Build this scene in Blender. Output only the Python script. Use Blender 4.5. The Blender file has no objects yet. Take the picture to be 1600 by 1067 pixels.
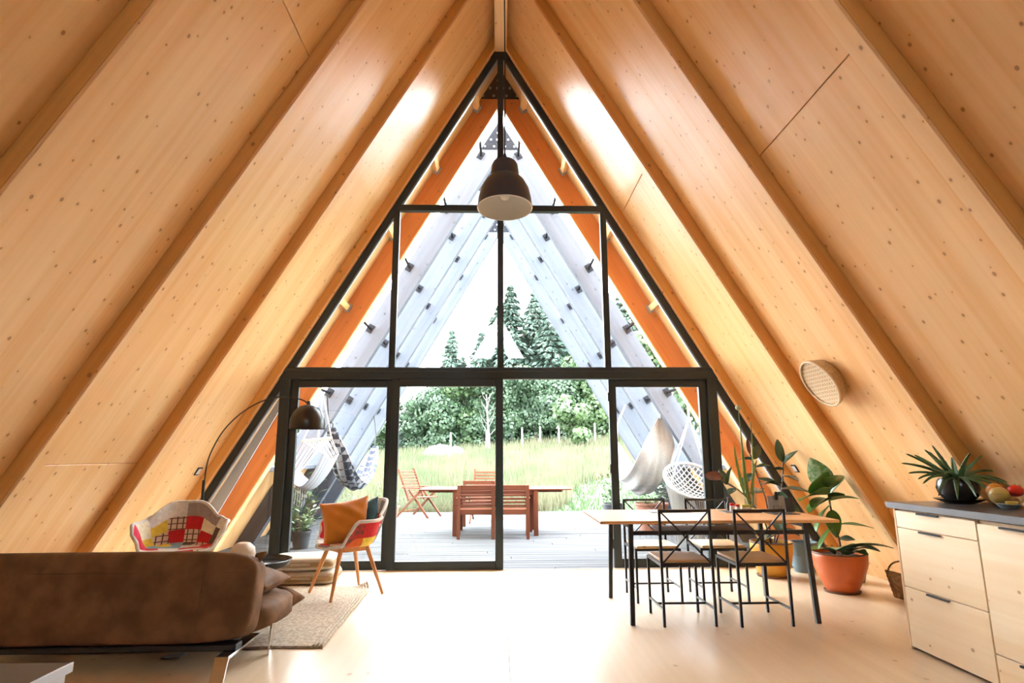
import bpy, bmesh, math, random
import numpy as np
from mathutils import Matrix, Vector
random.seed(7)
rng = np.random.default_rng(7)
PI = math.pi
scene = bpy.context.scene
COL = scene.collection

# ------------------------------------------------------------------ camera
cam_d = bpy.data.cameras.new('camera'); cam = bpy.data.objects.new('camera', cam_d); COL.objects.link(cam)
cam_d.sensor_width = 36.0; cam_d.lens = 915.0 / 1600.0 * 36.0
cam_d.clip_start = 0.05; cam_d.clip_end = 400
PITCH, YAW, ROLL = math.radians(11.0), math.radians(1.5), math.radians(0.23)
CAM = Vector((-0.04, 0.0, 1.2))
_fw = Vector((math.sin(YAW) * math.cos(PITCH), math.cos(YAW) * math.cos(PITCH), math.sin(PITCH)))
_r = _fw.cross(Vector((0, 0, 1))).normalized(); _u = _r.cross(_fw)
_r2 = _r * math.cos(ROLL) - _u * math.sin(ROLL); _u2 = _u * math.cos(ROLL) + _r * math.sin(ROLL)
_m = Matrix((_r2, _u2, -_fw)).transposed().to_4x4(); _m.translation = CAM
cam.matrix_world = _m
scene.camera = cam

# ------------------------------------------------------------------ sky and exposure
world = bpy.data.worlds.new('overcast_sky'); scene.world = world; world.use_nodes = True
bg = world.node_tree.nodes['Background']
bg.inputs[0].default_value = (0.90, 0.95, 1.0, 1); bg.inputs[1].default_value = 1.0
scene.view_settings.view_transform = 'Standard'
try: scene.view_settings.look = 'None'
except Exception: pass
scene.view_settings.gamma = 1.0
scene.view_settings.use_curve_mapping = False
scene.view_settings.exposure = 5.08

# ------------------------------------------------------------------ mesh helpers
class MB:
    def __init__(s): s.v = []; s.f = []
    def add(s, vs, fs):
        o = len(s.v); s.v += [tuple(p) for p in vs]; s.f += [tuple(i + o for i in f) for f in fs]; return s
    def box(s, x0, x1, y0, y1, z0, z1, bev=0.0):
        if bev <= 0:
            return s.add([(x0,y0,z0),(x1,y0,z0),(x1,y1,z0),(x0,y1,z0),(x0,y0,z1),(x1,y0,z1),(x1,y1,z1),(x0,y1,z1)],
                         [(0,3,2,1),(4,5,6,7),(0,1,5,4),(1,2,6,5),(2,3,7,6),(3,0,4,7)])
        bm = bmesh.new(); bmesh.ops.create_cube(bm, size=1.0)
        for v in bm.verts:
            v.co = ((x0+x1)/2 + v.co.x*(x1-x0), (y0+y1)/2 + v.co.y*(y1-y0), (z0+z1)/2 + v.co.z*(z1-z0))
        bmesh.ops.bevel(bm, geom=list(bm.edges), offset=bev, segments=2 if bev > 0.006 else 1, affect='EDGES', profile=0.5)
        bm.verts.index_update()
        s.add([v.co[:] for v in bm.verts], [[v.index for v in f.verts] for f in bm.faces]); bm.free(); return s
    def bar(s, p, q, w, h, up=(0, 0, 1), bev=0.0):
        p = Vector(p); q = Vector(q); d = (q - p); L = d.length; d.normalize()
        u = Vector(up)
        if abs(d.dot(u)) > 0.98: u = Vector((0, 1, 0))
        x = d.cross(u).normalized(); z = x.cross(d)
        t = MB().box(-w/2, w/2, 0, L, -h/2, h/2, bev)
        return s.add([p + x*a + d*b + z*c for a, b, c in t.v], t.f)
    def tube(s, pts, r, n=8, closed=False, caps=True, squash=None):
        P = [Vector(p) for p in pts]; m = len(P)
        rs = [r] * m if not isinstance(r, (list, tuple)) else list(r)
        T = []
        for i in range(m):
            a = P[(i-1) % m] if (closed or i > 0) else P[0]; b = P[(i+1) % m] if (closed or i < m-1) else P[-1]
            t = (b - a); T.append(t.normalized() if t.length > 1e-9 else Vector((0, 0, 1)))
        ref = Vector((0, 0, 1)) if abs(T[0].z) < 0.9 else Vector((1, 0, 0))
        nrm = T[0].cross(ref).normalized(); vs = []
        for i in range(m):
            nrm = (nrm - T[i] * nrm.dot(T[i])).normalized(); b = T[i].cross(nrm)
            sq = squash or (1, 1)
            for k in range(n):
                a = 2*PI*k/n
                vs.append(P[i] + nrm*(math.cos(a)*rs[i]*sq[0]) + b*(math.sin(a)*rs[i]*sq[1]))
        fs = []
        for i in range(m if closed else m-1):
            j = (i+1) % m
            for k in range(n): fs.append((i*n+k, i*n+(k+1) % n, j*n+(k+1) % n, j*n+k))
        if caps and not closed: fs += [tuple(range(n))[::-1], tuple((m-1)*n+k for k in range(n))]
        return s.add(vs, fs)
    def lathe(s, prof, n=32, c=(0, 0, 0)):
        vs = []; fs = []; ring = []
        for r, z in prof:
            if r < 1e-6: ring.append([len(vs)]); vs.append((c[0], c[1], c[2]+z))
            else:
                ring.append(list(range(len(vs), len(vs)+n)))
                vs += [(c[0]+r*math.cos(2*PI*k/n), c[1]+r*math.sin(2*PI*k/n), c[2]+z) for k in range(n)]
        for a, b in zip(ring, ring[1:]):
            for k in range(n):
                k2 = (k+1) % n
                if len(a) == 1 and len(b) == 1: continue
                if len(a) == 1: fs.append((a[0], b[k2], b[k]))
                elif len(b) == 1: fs.append((a[k], a[k2], b[0]))
                else: fs.append((a[k], a[k2], b[k2], b[k]))
        return s.add(vs, fs)
    def prism(s, poly, a, b, axis='Y'):
        n = len(poly)
        def P(u, w, t): return {'Y': (u, t, w), 'X': (t, u, w), 'Z': (u, w, t)}[axis]
        vs = [P(u, w, a) for u, w in poly] + [P(u, w, b) for u, w in poly]
        fs = [tuple(range(n)), tuple(range(2*n-1, n-1, -1))] + [(i, i+n, (i+1) % n + n, (i+1) % n) for i in range(n)]
        return s.add(vs, fs)
    def grid(s, fn, nu, nv, wrap_u=False):
        vs = [fn(i/(nu), j/nv) for j in range(nv+1) for i in range(nu + (0 if wrap_u else 1))]
        w = nu if wrap_u else nu+1; fs = []
        for j in range(nv):
            for i in range(nu):
                i2 = (i+1) % w if wrap_u else i+1
                fs.append((j*w+i, j*w+i2, (j+1)*w+i2, (j+1)*w+i))
        return s.add(vs, fs)
    def sheet(s, fn, nu, nv, th):
        """a curved sheet with real thickness"""
        P = np.array([[fn(i/nu, j/nv) for i in range(nu+1)] for j in range(nv+1)], float)
        du = np.gradient(P, axis=1); dv = np.gradient(P, axis=0); N = np.cross(du, dv)
        N /= np.linalg.norm(N, axis=2, keepdims=True) + 1e-12
        w = nu+1; top = (P + N*th/2).reshape(-1, 3); bot = (P - N*th/2).reshape(-1, 3); K = len(top); fs = []
        for j in range(nv):
            for i in range(nu):
                a = (j*w+i, j*w+i+1, (j+1)*w+i+1, (j+1)*w+i); fs.append(a); fs.append(tuple(x+K for x in a[::-1]))
        edge = [i for i in range(nu)] ; rim = [j*w for j in range(nv+1)]
        loop = list(range(w)) + [j*w+nu for j in range(1, nv+1)] + [nv*w+i for i in range(nu-1, -1, -1)] + [j*w for j in range(nv-1, 0, -1)]
        for a, b in zip(loop, loop[1:]+loop[:1]): fs.append((b, a, a+K, b+K))
        return s.add([tuple(p) for p in top] + [tuple(p) for p in bot], fs)
    def pillow(s, w, h, t, n=18, pinch=0.06, wr=0.0, seed=0):
        r = random.Random(seed); ph = [r.uniform(0, 6) for _ in range(4)]
        def side(sg):
            def fn(a, b):
                u = a*2-1; v = b*2-1
                x = u*w/2*(1 - pinch*(1-v*v)*0.9); y = v*h/2*(1 - pinch*(1-u*u)*0.9)
                z = t/2*max(0.0, (1-abs(u)**2.6)*(1-abs(v)**2.6))**0.55
                z *= 1 + wr*(math.sin(7*u+ph[0]+3*v)*math.sin(6*v+ph[1]))
                return (x, y, sg*(z+0.003))
            return fn
        s.grid(side(1), n, n); o = len(s.v)
        t2 = MB().grid(side(-1), n, n); s.add(t2.v, [f[::-1] for f in t2.f])
        w_ = n+1; base = o-w_*w_
        loop = list(range(w_)) + [j*w_+n for j in range(1, n+1)] + [n*w_+i for i in range(n-1, -1, -1)] + [j*w_ for j in range(n-1, 0, -1)]
        s.f += [(base+b, base+a, o+a, o+b) for a, b in zip(loop, loop[1:]+loop[:1])]
        return s
    def xf(s, M):
        s.v = [tuple(M @ Vector(p)) for p in s.v]; return s
    def mesh(s, name):
        me = bpy.data.meshes.new(name); me.from_pydata(s.v, [], s.f); me.update(); return me

def link(o, parent=None, M=None):
    COL.objects.link(o)
    if parent is not None: o.parent = parent
    if M is not None: o.matrix_local = M
    return o
def obj(name, mb, mat, parent=None, M=None, smooth=None, label=None):
    me = mb if isinstance(mb, bpy.types.Mesh) else mb.mesh(name)
    if not me.materials: me.materials.append(mat)
    if smooth is not None and not isinstance(mb, bpy.types.Mesh):
        me.polygons.foreach_set('use_smooth', [True]*len(me.polygons))
        if smooth < 3.1: me.set_sharp_from_angle(angle=smooth)
    o = bpy.data.objects.new(name, me); link(o, parent, M)
    if label: o['label'] = label
    return o
def tag(o, label, cat, group=None):
    o['label'] = label; o['category'] = cat
    if group: o['group'] = group
    return o
def thing(name, label, cat, loc=(0, 0, 0), rz=0.0, group=None):
    o = bpy.data.objects.new(name, None); o.empty_display_size = 0.1; COL.objects.link(o)
    o.location = loc; o.rotation_euler = (0, 0, rz); return tag(o, label, cat, group)
def struct(name, mb=None, mat=None, loc=(0, 0, 0), label=None, smooth=None):
    if mb is None:
        o = bpy.data.objects.new(name, None); COL.objects.link(o); o.location = loc
    else: o = obj(name, mb, mat, smooth=smooth)
    o['kind'] = 'structure'
    if label: o['label'] = label
    return o
def dup(o, parent=None, loc=None, rz=None, label=None):
    c = o.copy(); COL.objects.link(c); c.parent = parent
    if loc is not None: c.location = loc
    if rz is not None: c.rotation_euler = (0, 0, rz)
    if label: c['label'] = label
    for ch in list(o.children):
        if ch is not c: dup(ch, c)
    return c
def T(x, y, z): return Matrix.Translation((x, y, z))
def RX(a): return Matrix.Rotation(a, 4, 'X')
def RY(a): return Matrix.Rotation(a, 4, 'Y')
def RZ(a): return Matrix.Rotation(a, 4, 'Z')
def axes(o, x, y, z):
    M = Matrix((Vector(x), Vector(y), Vector(z))).transposed().to_4x4(); M.translation = Vector(o); return M
def bez(p0, p1, p2, n=12):
    p0, p1, p2 = Vector(p0), Vector(p1), Vector(p2)
    return [p0*(1-t)**2 + p1*2*t*(1-t) + p2*t*t for t in [i/n for i in range(n+1)]]
def spline(pts, n=8):
    P = [Vector(p) for p in pts]; P = [P[0]*2-P[1]] + P + [P[-1]*2-P[-2]]; out = []
    for i in range(1, len(P)-2):
        a, b, c, d = P[i-1:i+3]
        for k in range(n):
            t = k/n
            out.append(0.5*((2*b)+(c-a)*t+(2*a-5*b+4*c-d)*t*t+(3*b-a-3*c+d)*t**3))
    out.append(P[-2]); return out

# ------------------------------------------------------------------ materials
def new_mat(name):
    m = bpy.data.materials.new(name); m.use_nodes = True
    nt = m.node_tree; return m, nt, nt.nodes['Principled BSDF']
def N(nt, t, **kw):
    n = nt.nodes.new(t)
    for k, v in kw.items(): setattr(n, k, v)
    return n
def c4(c): return (c[0], c[1], c[2], 1)
def math_node(nt, op, a, b=None, c=None, clamp=False):
    n = N(nt, 'ShaderNodeMath', operation=op, use_clamp=clamp)
    for i, v in enumerate((a, b, c)):
        if v is None: continue
        if isinstance(v, (int, float)): n.inputs[i].default_value = v
        else: nt.links.new(v, n.inputs[i])
    return n.outputs[0]
def mix(nt, fac, a, b, blend='MIX'):
    n = N(nt, 'ShaderNodeMix', data_type='RGBA', blend_type=blend)
    for i, v in ((0, fac), (6, a), (7, b)):
        if isinstance(v, (int, float)): n.inputs[i].default_value = v
        elif isinstance(v, (tuple, list)): n.inputs[i].default_value = c4(v)
        else: nt.links.new(v, n.inputs[i])
    return n.outputs[2]
def maprange(nt, v, a, b, c=0.0, d=1.0):
    n = N(nt, 'ShaderNodeMapRange'); n.interpolation_type = 'SMOOTHSTEP'
    nt.links.new(v, n.inputs[0])
    for i, x in enumerate((a, b, c, d)): n.inputs[i+1].default_value = x
    return n.outputs[0]
def bump(nt, bsdf, h, strength, dist=0.01):
    b = N(nt, 'ShaderNodeBump'); b.inputs['Strength'].default_value = strength; b.inputs['Distance'].default_value = dist
    nt.links.new(h, b.inputs['Height']); nt.links.new(b.outputs[0], bsdf.inputs['Normal'])

def wood(name, light, dark, axis='X', rough=0.45, lamella=0.0, lam_amt=0.35, knots=0.0, knot_col=(0.26, 0.10, 0.03), grain=1.0, knot_scale=4.5, spec=0.5, grey=None):
    m, nt, b = new_mat(name)
    tc = N(nt, 'ShaderNodeTexCoord'); oi = N(nt, 'ShaderNodeObjectInfo')
    off = N(nt, 'ShaderNodeVectorMath', operation='SCALE'); off.inputs[0].default_value = (37.1, 53.7, 19.3); nt.links.new(oi.outputs['Random'], off.inputs['Scale'])
    add = N(nt, 'ShaderNodeVectorMath', operation='ADD'); nt.links.new(tc.outputs['Object'], add.inputs[0]); nt.links.new(off.outputs[0], add.inputs[1])
    sp = N(nt, 'ShaderNodeSeparateXYZ'); nt.links.new(add.outputs[0], sp.inputs[0])
    o = sp.outputs
    al, ac, nn = {'X': (o[0], o[1], o[2]), 'Y': (o[1], o[0], o[2]), 'Z': (o[2], o[0], o[1])}[axis]
    acs = math_node(nt, 'ADD', ac, nn)
    def comb(sx, sy):
        c = N(nt, 'ShaderNodeCombineXYZ'); nt.links.new(math_node(nt, 'MULTIPLY', al, sx), c.inputs[0]); nt.links.new(math_node(nt, 'MULTIPLY', acs, sy), c.inputs[1]); return c.outputs[0]
    g1 = N(nt, 'ShaderNodeTexNoise'); g1.inputs['Scale'].default_value = 1.0; g1.inputs['Detail'].default_value = 3; nt.links.new(comb(0.7, 26*grain), g1.inputs['Vector'])
    g2 = N(nt, 'ShaderNodeTexNoise'); g2.inputs['Scale'].default_value = 1.0; g2.inputs['Detail'].default_value = 2; nt.links.new(comb(0.45, 5.5*grain), g2.inputs['Vector'])
    fac = math_node(nt, 'ADD', math_node(nt, 'MULTIPLY', maprange(nt, g1.outputs['Fac'], 0.36, 0.68), 0.36), math_node(nt, 'MULTIPLY', maprange(nt, g2.outputs['Fac'], 0.34, 0.66), 0.62))
    if lamella > 0:
        fl = math_node(nt, 'FLOOR', math_node(nt, 'DIVIDE', acs, lamella))
        wn = N(nt, 'ShaderNodeTexWhiteNoise', noise_dimensions='1D'); nt.links.new(fl, wn.inputs['W'])
        fac = math_node(nt, 'ADD', math_node(nt, 'MULTIPLY', fac, 1-lam_amt), math_node(nt, 'MULTIPLY', wn.outputs['Value'], lam_amt))
    col = mix(nt, fac, light, dark)
    if knots > 0:
        vo = N(nt, 'ShaderNodeTexVoronoi', voronoi_dimensions='2D', feature='F1'); vo.inputs['Scale'].default_value = knot_scale; nt.links.new(comb(0.8, 1.0), vo.inputs['Vector'])
        gate = N(nt, 'ShaderNodeSeparateColor'); nt.links.new(vo.outputs['Color'], gate.inputs[0])
        size = math_node(nt, 'MULTIPLY', gate.outputs[1], 0.045)
        kn = maprange(nt, math_node(nt, 'SUBTRACT', vo.outputs['Distance'], size), 0.008, 0.04, 1.0, 0.0)
        halo = maprange(nt, math_node(nt, 'SUBTRACT', vo.outputs['Distance'], size), 0.02, 0.16, 0.28, 0.0)
        on = maprange(nt, gate.outputs[0], 1-knots-0.02, 1-knots+0.02)
        col = mix(nt, math_node(nt, 'MULTIPLY', halo, on), col, dark)
        col = mix(nt, math_node(nt, 'MULTIPLY', math_node(nt, 'MULTIPLY', kn, on), 0.7), col, knot_col)
    nt.links.new(col, b.inputs['Base Color'])
    b.inputs['Roughness'].default_value = rough; b.inputs['Specular IOR Level'].default_value = spec
    bump(nt, b, g1.outputs['Fac'], 0.12, 0.004)
    return m
def plain(name, col, rough=0.5, metal=0.0, noise=0.0, nscale=20, bumpy=0.0, col2=None, spec=0.5, sheen=0.0, coat=0.0):
    m, nt, b = new_mat(name)
    b.inputs['Roughness'].default_value = rough; b.inputs['Metallic'].default_value = metal; b.inputs['Specular IOR Level'].default_value = spec
    b.inputs['Base Color'].default_value = c4(col)
    if sheen: b.inputs['Sheen Weight'].default_value = sheen
    if coat: b.inputs['Coat Weight'].default_value = coat; b.inputs['Coat Roughness'].default_value = 0.1
    if noise or bumpy or col2:
        tc = N(nt, 'ShaderNodeTexCoord'); t = N(nt, 'ShaderNodeTexNoise'); t.inputs['Scale'].default_value = nscale; t.inputs['Detail'].default_value = 4
        nt.links.new(tc.outputs['Object'], t.inputs['Vector'])
        d = col2 or tuple(c*(1-noise) for c in col)
        nt.links.new(mix(nt, maprange(nt, t.outputs['Fac'], 0.3, 0.7), col, d), b.inputs['Base Color'])
        if bumpy: bump(nt, b, t.outputs['Fac'], bumpy, 0.01)
    return m
def glass_pane(name, tint=(0.97, 0.985, 0.98)):
    m, nt, b = new_mat(name); nt.nodes.remove(b)
    out = nt.nodes['Material Output']; tr = N(nt, 'ShaderNodeBsdfTransparent'); gl = N(nt, 'ShaderNodeBsdfGlossy'); fr = N(nt, 'ShaderNodeLayerWeight'); mx = N(nt, 'ShaderNodeMixShader')
    tr.inputs[0].default_value = c4(tint); gl.inputs['Roughness'].default_value = 0.0; fr.inputs['Blend'].default_value = 0.5
    fac = math_node(nt, 'MULTIPLY_ADD', math_node(nt, 'POWER', fr.outputs['Facing'], 5.0), 0.96, 0.04)
    nt.links.new(fac, mx.inputs[0]); nt.links.new(tr.outputs[0], mx.inputs[1]); nt.links.new(gl.outputs[0], mx.inputs[2]); nt.links.new(mx.outputs[0], out.inputs[0])
    return m
def leafmat(name, col, col2=None, rough=0.35, trans=0.25, nscale=8):
    m, nt, b = new_mat(name)
    tc = N(nt, 'ShaderNodeTexCoord'); t = N(nt, 'ShaderNodeTexNoise'); t.inputs['Scale'].default_value = nscale; nt.links.new(tc.outputs['Object'], t.inputs['Vector'])
    oi = N(nt, 'ShaderNodeObjectInfo')
    c = mix(nt, maprange(nt, t.outputs['Fac'], 0.35, 0.65), col, col2 or tuple(x*0.6 for x in col))
    nt.links.new(c, b.inputs['Base Color']); b.inputs['Roughness'].default_value = rough
    out = nt.nodes['Material Output']; tl = N(nt, 'ShaderNodeBsdfTranslucent'); nt.links.new(c, tl.inputs[0]); mx = N(nt, 'ShaderNodeMixShader'); mx.inputs[0].default_value = trans
    nt.links.new(b.outputs[0], mx.inputs[1]); nt.links.new(tl.outputs[0], mx.inputs[2]); nt.links.new(mx.outputs[0], out.inputs[0])
    return m

M = {}
SPL, SPD = (0.91, 0.61, 0.315), (0.80, 0.43, 0.155)
M['panel'] = wood('spruce_panel', SPL, SPD, 'X', 0.36, 0.21, 0.3, 0.75, (0.30, 0.09, 0.02), knot_scale=6.5)
M['rafter'] = wood('spruce_rafter', (0.77, 0.40, 0.115), (0.66, 0.295, 0.068), 'X', 0.40, 0.0, 0, 0.35)  # orange wood, deepened to put the shade of the rafter sides into the colour
M['ridge'] = wood('spruce_ridge', SPL, SPD, 'Y', 0.45, 0, 0, 0.3)
M['roofboard'] = wood('roof_board', (0.74, 0.46, 0.21), (0.62, 0.33, 0.12), 'X', 0.7, 0.12, 0.5, 0.2)
M['floor'] = wood('spruce_floor', (0.73, 0.595, 0.425), (0.63, 0.475, 0.305), 'Y', 0.32, 0.3, 0.4, 0.22, (0.42, 0.22, 0.10))
M['orange_beam'] = wood('orange_glulam', (0.78, 0.27, 0.075), (0.62, 0.18, 0.04), 'X', 0.6, 0, 0, 0.3)  # extra saturation paints in warm light bounced off the roof wood
M['grey_beam'] = wood('weathered_glulam', (0.088, 0.096, 0.114), (0.06, 0.067, 0.082), 'X', 0.8, 0.1, 0.4, 0.7, (0.008, 0.009, 0.014), knot_scale=5, spec=0.1)
M['deck'] = wood('weathered_deck', (0.086, 0.088, 0.091), (0.058, 0.0595, 0.062), 'X', 0.85, 0, 0, 0.1, spec=0.05)
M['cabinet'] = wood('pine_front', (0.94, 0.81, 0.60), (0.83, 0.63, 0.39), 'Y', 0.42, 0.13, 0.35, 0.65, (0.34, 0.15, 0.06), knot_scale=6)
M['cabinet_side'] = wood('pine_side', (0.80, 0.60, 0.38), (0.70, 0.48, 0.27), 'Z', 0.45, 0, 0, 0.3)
M['table_wood'] = wood('table_pine', (0.72, 0.40, 0.18), (0.60, 0.30, 0.12), 'X', 0.35, 0.16, 0.4, 0)
M['seat_wood'] = wood('seat_pine', (0.72, 0.48, 0.24), (0.60, 0.37, 0.17), 'X', 0.4, 0.1, 0.4, 0.2)
M['beech'] = wood('beech_leg', (0.68, 0.32, 0.12), (0.56, 0.24, 0.08), 'Z', 0.4)
M['hardwood'] = wood('red_brown_hardwood', (0.15, 0.05, 0.025), (0.10, 0.031, 0.016), 'X', 0.65, spec=0.12)
M['hardwoodz'] = wood('red_brown_hardwood_upright', (0.15, 0.05, 0.025), (0.10, 0.031, 0.016), 'Z', 0.65, spec=0.12)
M['darkwood'] = wood('dark_brown_wood', (0.12, 0.06, 0.035), (0.08, 0.04, 0.02), 'Z', 0.45)
M['spreader'] = wood('spreader_pine', (0.7, 0.42, 0.2), (0.6, 0.32, 0.14), 'Y', 0.5)
M['frame'] = plain('anthracite_frame', (0.019, 0.027, 0.031), 0.42, spec=0.35)
M['black'] = plain('black_steel', (0.012, 0.012, 0.014), 0.42)
M['steel'] = plain('dark_bracket_steel', (0.010, 0.011, 0.015), 0.7, 0.0, spec=0.1)
M['bolt'] = plain('galvanised_bolt', (0.30, 0.31, 0.33), 0.5, 0.0)
M['chrome'] = plain('chrome', (0.72, 0.71, 0.70), 0.16, 1.0)
M['flash'] = plain('zinc_flashing', (0.42, 0.44, 0.47), 0.4, 0.3)
M['glass'] = glass_pane('window_glass')
M['bowlglass'] = glass_pane('clear_glass', (0.95, 0.97, 0.96))
M['sill'] = wood('threshold_oak', (0.62, 0.38, 0.2), (0.5, 0.28, 0.13), 'X', 0.4)
M['white_plastic'] = plain('white_plastic', (0.75, 0.75, 0.74), 0.35)

# ------------------------------------------------------------------ building geometry
A = 6.36                      # apex height of the rafter underside planes (60 degree roof)
S3 = math.sqrt(3.0); DWIN = 6.60
def slopeM(side, Y=0.0, apex=A):
    """local x runs down the slope from the apex line, z is the inward normal"""
    if side < 0: return axes((0, Y, apex), (-0.5, 0, -S3/2), (0, 1, 0), (S3/2, 0, -0.5))
    return axes((0, Y, apex), (0.5, 0, -S3/2), (0, -1, 0), (-S3/2, 0, -0.5))
def s_of_z(z, apex=A): return (apex - z) / (S3/2)
REC = 0.115                    # panels sit this far behind the rafter undersides
RW = 0.12
RY_ = [6.58 - 1.343*k for k in range(9)]      # camera-side arris of every rafter
YB = RY_[-1] - 0.05                           # rear end of the house

# floor: two metre wide boards laid towards the window
fl = struct('floor', MB().box(-4.2, 4.2, YB-0.3, 6.72, -0.25, -0.03), M['floor'], label='pale spruce floor of wide lacquered boards')
xs = [-3.72, 0.035, 3.72]
for a, b in zip(xs, xs[1:]):
    obj('floor_panel', MB().box(a+0.0012, b-0.0012, YB, 6.575, -0.03, 0.0, 0.0015), M['floor'], fl)
tr = struct('trim_1', MB().box(-3.6, 3.6, 6.575, 6.60, -0.03, 0.006, 0.002), M['sill'], label='oak threshold strip below the sliding doors')

for side, nm in ((-1, 'wall_left'), (1, 'wall_right')):
    Mw = slopeM(side)
    y0, y1 = YB-0.2, 7.62
    if side > 0: y0, y1 = -y1, -y0
    # outer roof slab, carries the panels; runs on outside as the eaves over the first deck frame
    roof = obj(nm, MB().box(-0.62, 7.75, y0, y1, -REC-0.36, -REC-0.02), M['roofboard'], None, Mw)
    roof['kind'] = 'structure'; roof['label'] = 'sloping spruce roof wall on the %s with deep rafters' % ('left' if side < 0 else 'right')
    inv = Mw.inverted()
    joints = {1: 4.0, 2: None, 3: None} if side > 0 else {2: 1.09, 3: 4.05}
    if side > 0: joints = {1: 4.0, 3: 3.28}
    for k, Y in enumerate(RY_):
        # rafter
        a, b = Y, Y+RW
        if side > 0: a, b = -b, -a
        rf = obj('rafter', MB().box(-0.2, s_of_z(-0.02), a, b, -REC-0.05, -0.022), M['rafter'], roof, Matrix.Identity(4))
        obj('face_lamella', MB().box(-0.2, s_of_z(-0.02), a, b, -0.022, 0, 0.003), M['panel'], rf)  # lighter underside board keeps the deepened tone to the shaded sides
        if k == 0: continue
        pa, pb = Y+RW+0.001, RY_[k-1]-0.001
        if side > 0: pa, pb = -pb, -pa
        cuts = [-0.25] + ([s_of_z(joints[k])] if joints.get(k) else []) + [7.62]
        for c0, c1 in zip(cuts, cuts[1:]):
            obj('roof_panel', MB().box(c0+0.0035, c1-0.0035, pa, pb, -REC-0.04, -REC, 0.0025), M['panel'], roof, Matrix.Identity(4))
rb = obj('ceiling', MB().box(-0.075, 0.075, YB, 6.62, 6.23, 6.75, 0.004), M['ridge']); rb['kind'] = 'structure'; rb['label'] = 'spruce ridge beam where both roof slopes meet'

# rear gable behind the camera with a glazed door front and a loft window
def gx(z, ap=A+0.28): return (ap - z)/S3
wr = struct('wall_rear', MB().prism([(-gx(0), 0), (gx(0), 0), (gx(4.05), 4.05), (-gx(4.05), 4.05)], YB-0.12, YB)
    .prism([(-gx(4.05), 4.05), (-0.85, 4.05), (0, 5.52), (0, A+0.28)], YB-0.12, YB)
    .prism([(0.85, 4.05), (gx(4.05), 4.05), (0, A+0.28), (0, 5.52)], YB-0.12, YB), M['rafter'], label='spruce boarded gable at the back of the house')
w2 = struct('window_2', loc=(0, YB-0.06, 0), label='triangular loft window in the rear gable')
for p, q in (((-0.85, 0, 4.05), (0.85, 0, 4.05)), ((-0.85, 0, 4.05), (0, 0, 5.52)), ((0.85, 0, 4.05), (0, 0, 5.52))):
    obj('frame_bar', MB().bar(p, q, 0.05, 0.06), M['frame'], w2)
obj('pane', MB().prism([(-0.83, 4.07), (0.83, 4.07), (0, 5.5)], -0.004, 0.004), M['glass'], w2)

# loft and dark partition added unseen behind the camera to cut bounce light
M['baffle'] = plain('dark_baffle', (0.05, 0.045, 0.04), 0.6, noise=0.2, nscale=8)
struct('wall_baffle', MB().prism([(-gx(0, A), 0), (gx(0, A), 0), (gx(2.4, A), 2.4), (-gx(2.4, A), 2.4)], -1.50, -1.40), M['baffle'], label='dark partition wall added unseen behind the camera to cut bounce light')
struct('loft_baffle', MB().prism([(-gx(2.4, A), 2.4), (gx(2.4, A), 2.4), (gx(2.62, A), 2.62), (-gx(2.62, A), 2.62)], YB, -1.30), M['baffle'], label='loft floor added unseen behind the camera to cut bounce light')

# front gable glazing
w1 = struct('window_1', loc=(0, 6.64, 0), label='tall triangular gable glazing with anthracite frame bars')
FD = 0.035                                   # half depth of the frame bars
TB0, TB1 = 2.05, 2.185                       # transom
UB0, UB1 = 4.08, 4.155                       # upper bar
PW = 0.075
for s in (-1, 1):
    inn, out = A - 2*PW, A - 0.005
    obj('slanted_bar', MB().prism([(0, inn), (s*inn/S3, 0), (s*out/S3, 0), (0, out)], -FD, FD), M['frame'], w1)
    obj('glazing_bead', MB().prism([(0, inn-0.03), (s*(inn-0.03)/S3, 0), (s*inn/S3, 0), (0, inn)], -0.012, 0.03), M['flash'], w1)
obj('transom', MB().box(-2.49, 2.49, -FD-0.012, FD, TB0, TB1, 0.004), M['frame'], w1)
obj('transom_cap', MB().box(-2.45, 2.45, -FD-0.022, -FD, TB1-0.05, TB1-0.008, 0.003), M['frame'], w1)
obj('upper_bar', MB().box(-1.27, 1.27, -FD-0.004, FD, UB0, UB1, 0.004), M['frame'], w1)
obj('mullion', MB().box(-0.036, 0.036, -FD-0.006, FD, TB1, A-0.12, 0.004), M['frame'], w1)
obj('apex_block', MB().prism([(-0.13, A-0.22), (0.13, A-0.22), (0.02, A-0.02), (0.02, A+0.03), (-0.02, A+0.03), (-0.02, A-0.02)], -FD-0.01, FD), M['frame'], w1)
for s in (-1, 1):
    obj('mullion', MB().box(s*1.235-0.036, s*1.235+0.036, -FD-0.002, FD, TB1, UB1, 0.004), M['frame'], w1)
    obj('post', MB().box(s*2.415-0.055, s*2.415+0.055, -FD-0.004, FD, 0, TB0, 0.004), M['frame'], w1)
    i = A - 2*PW
    g = lambda z: (i - z)/S3
    obj('pane', MB().prism([(s*0.036, UB1), (s*(g(UB1)), UB1), (s*0.036, i-0.06)], -0.004, 0.004), M['glass'], w1)
    obj('pane', MB().prism([(s*0.036, TB1), (s*1.20, TB1), (s*1.20, UB0), (s*0.036, UB0)], -0.004, 0.004), M['glass'], w1)
    obj('pane', MB().prism([(s*1.271, TB1), (s*g(TB1), TB1), (s*1.271, i-S3*1.271)], -0.004, 0.004), M['glass'], w1)
    obj('pane', MB().prism([(s*2.47, 0.02), (s*g(0.02), 0.02), (s*2.47, i-S3*2.47)], -0.004, 0.004), M['glass'], w1)
    obj('bottom_rail', MB().box(min(s*2.47, s*3.58), max(s*2.47, s*3.58), -FD, FD, 0, 0.06, 0.003), M['frame'], w1)
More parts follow.
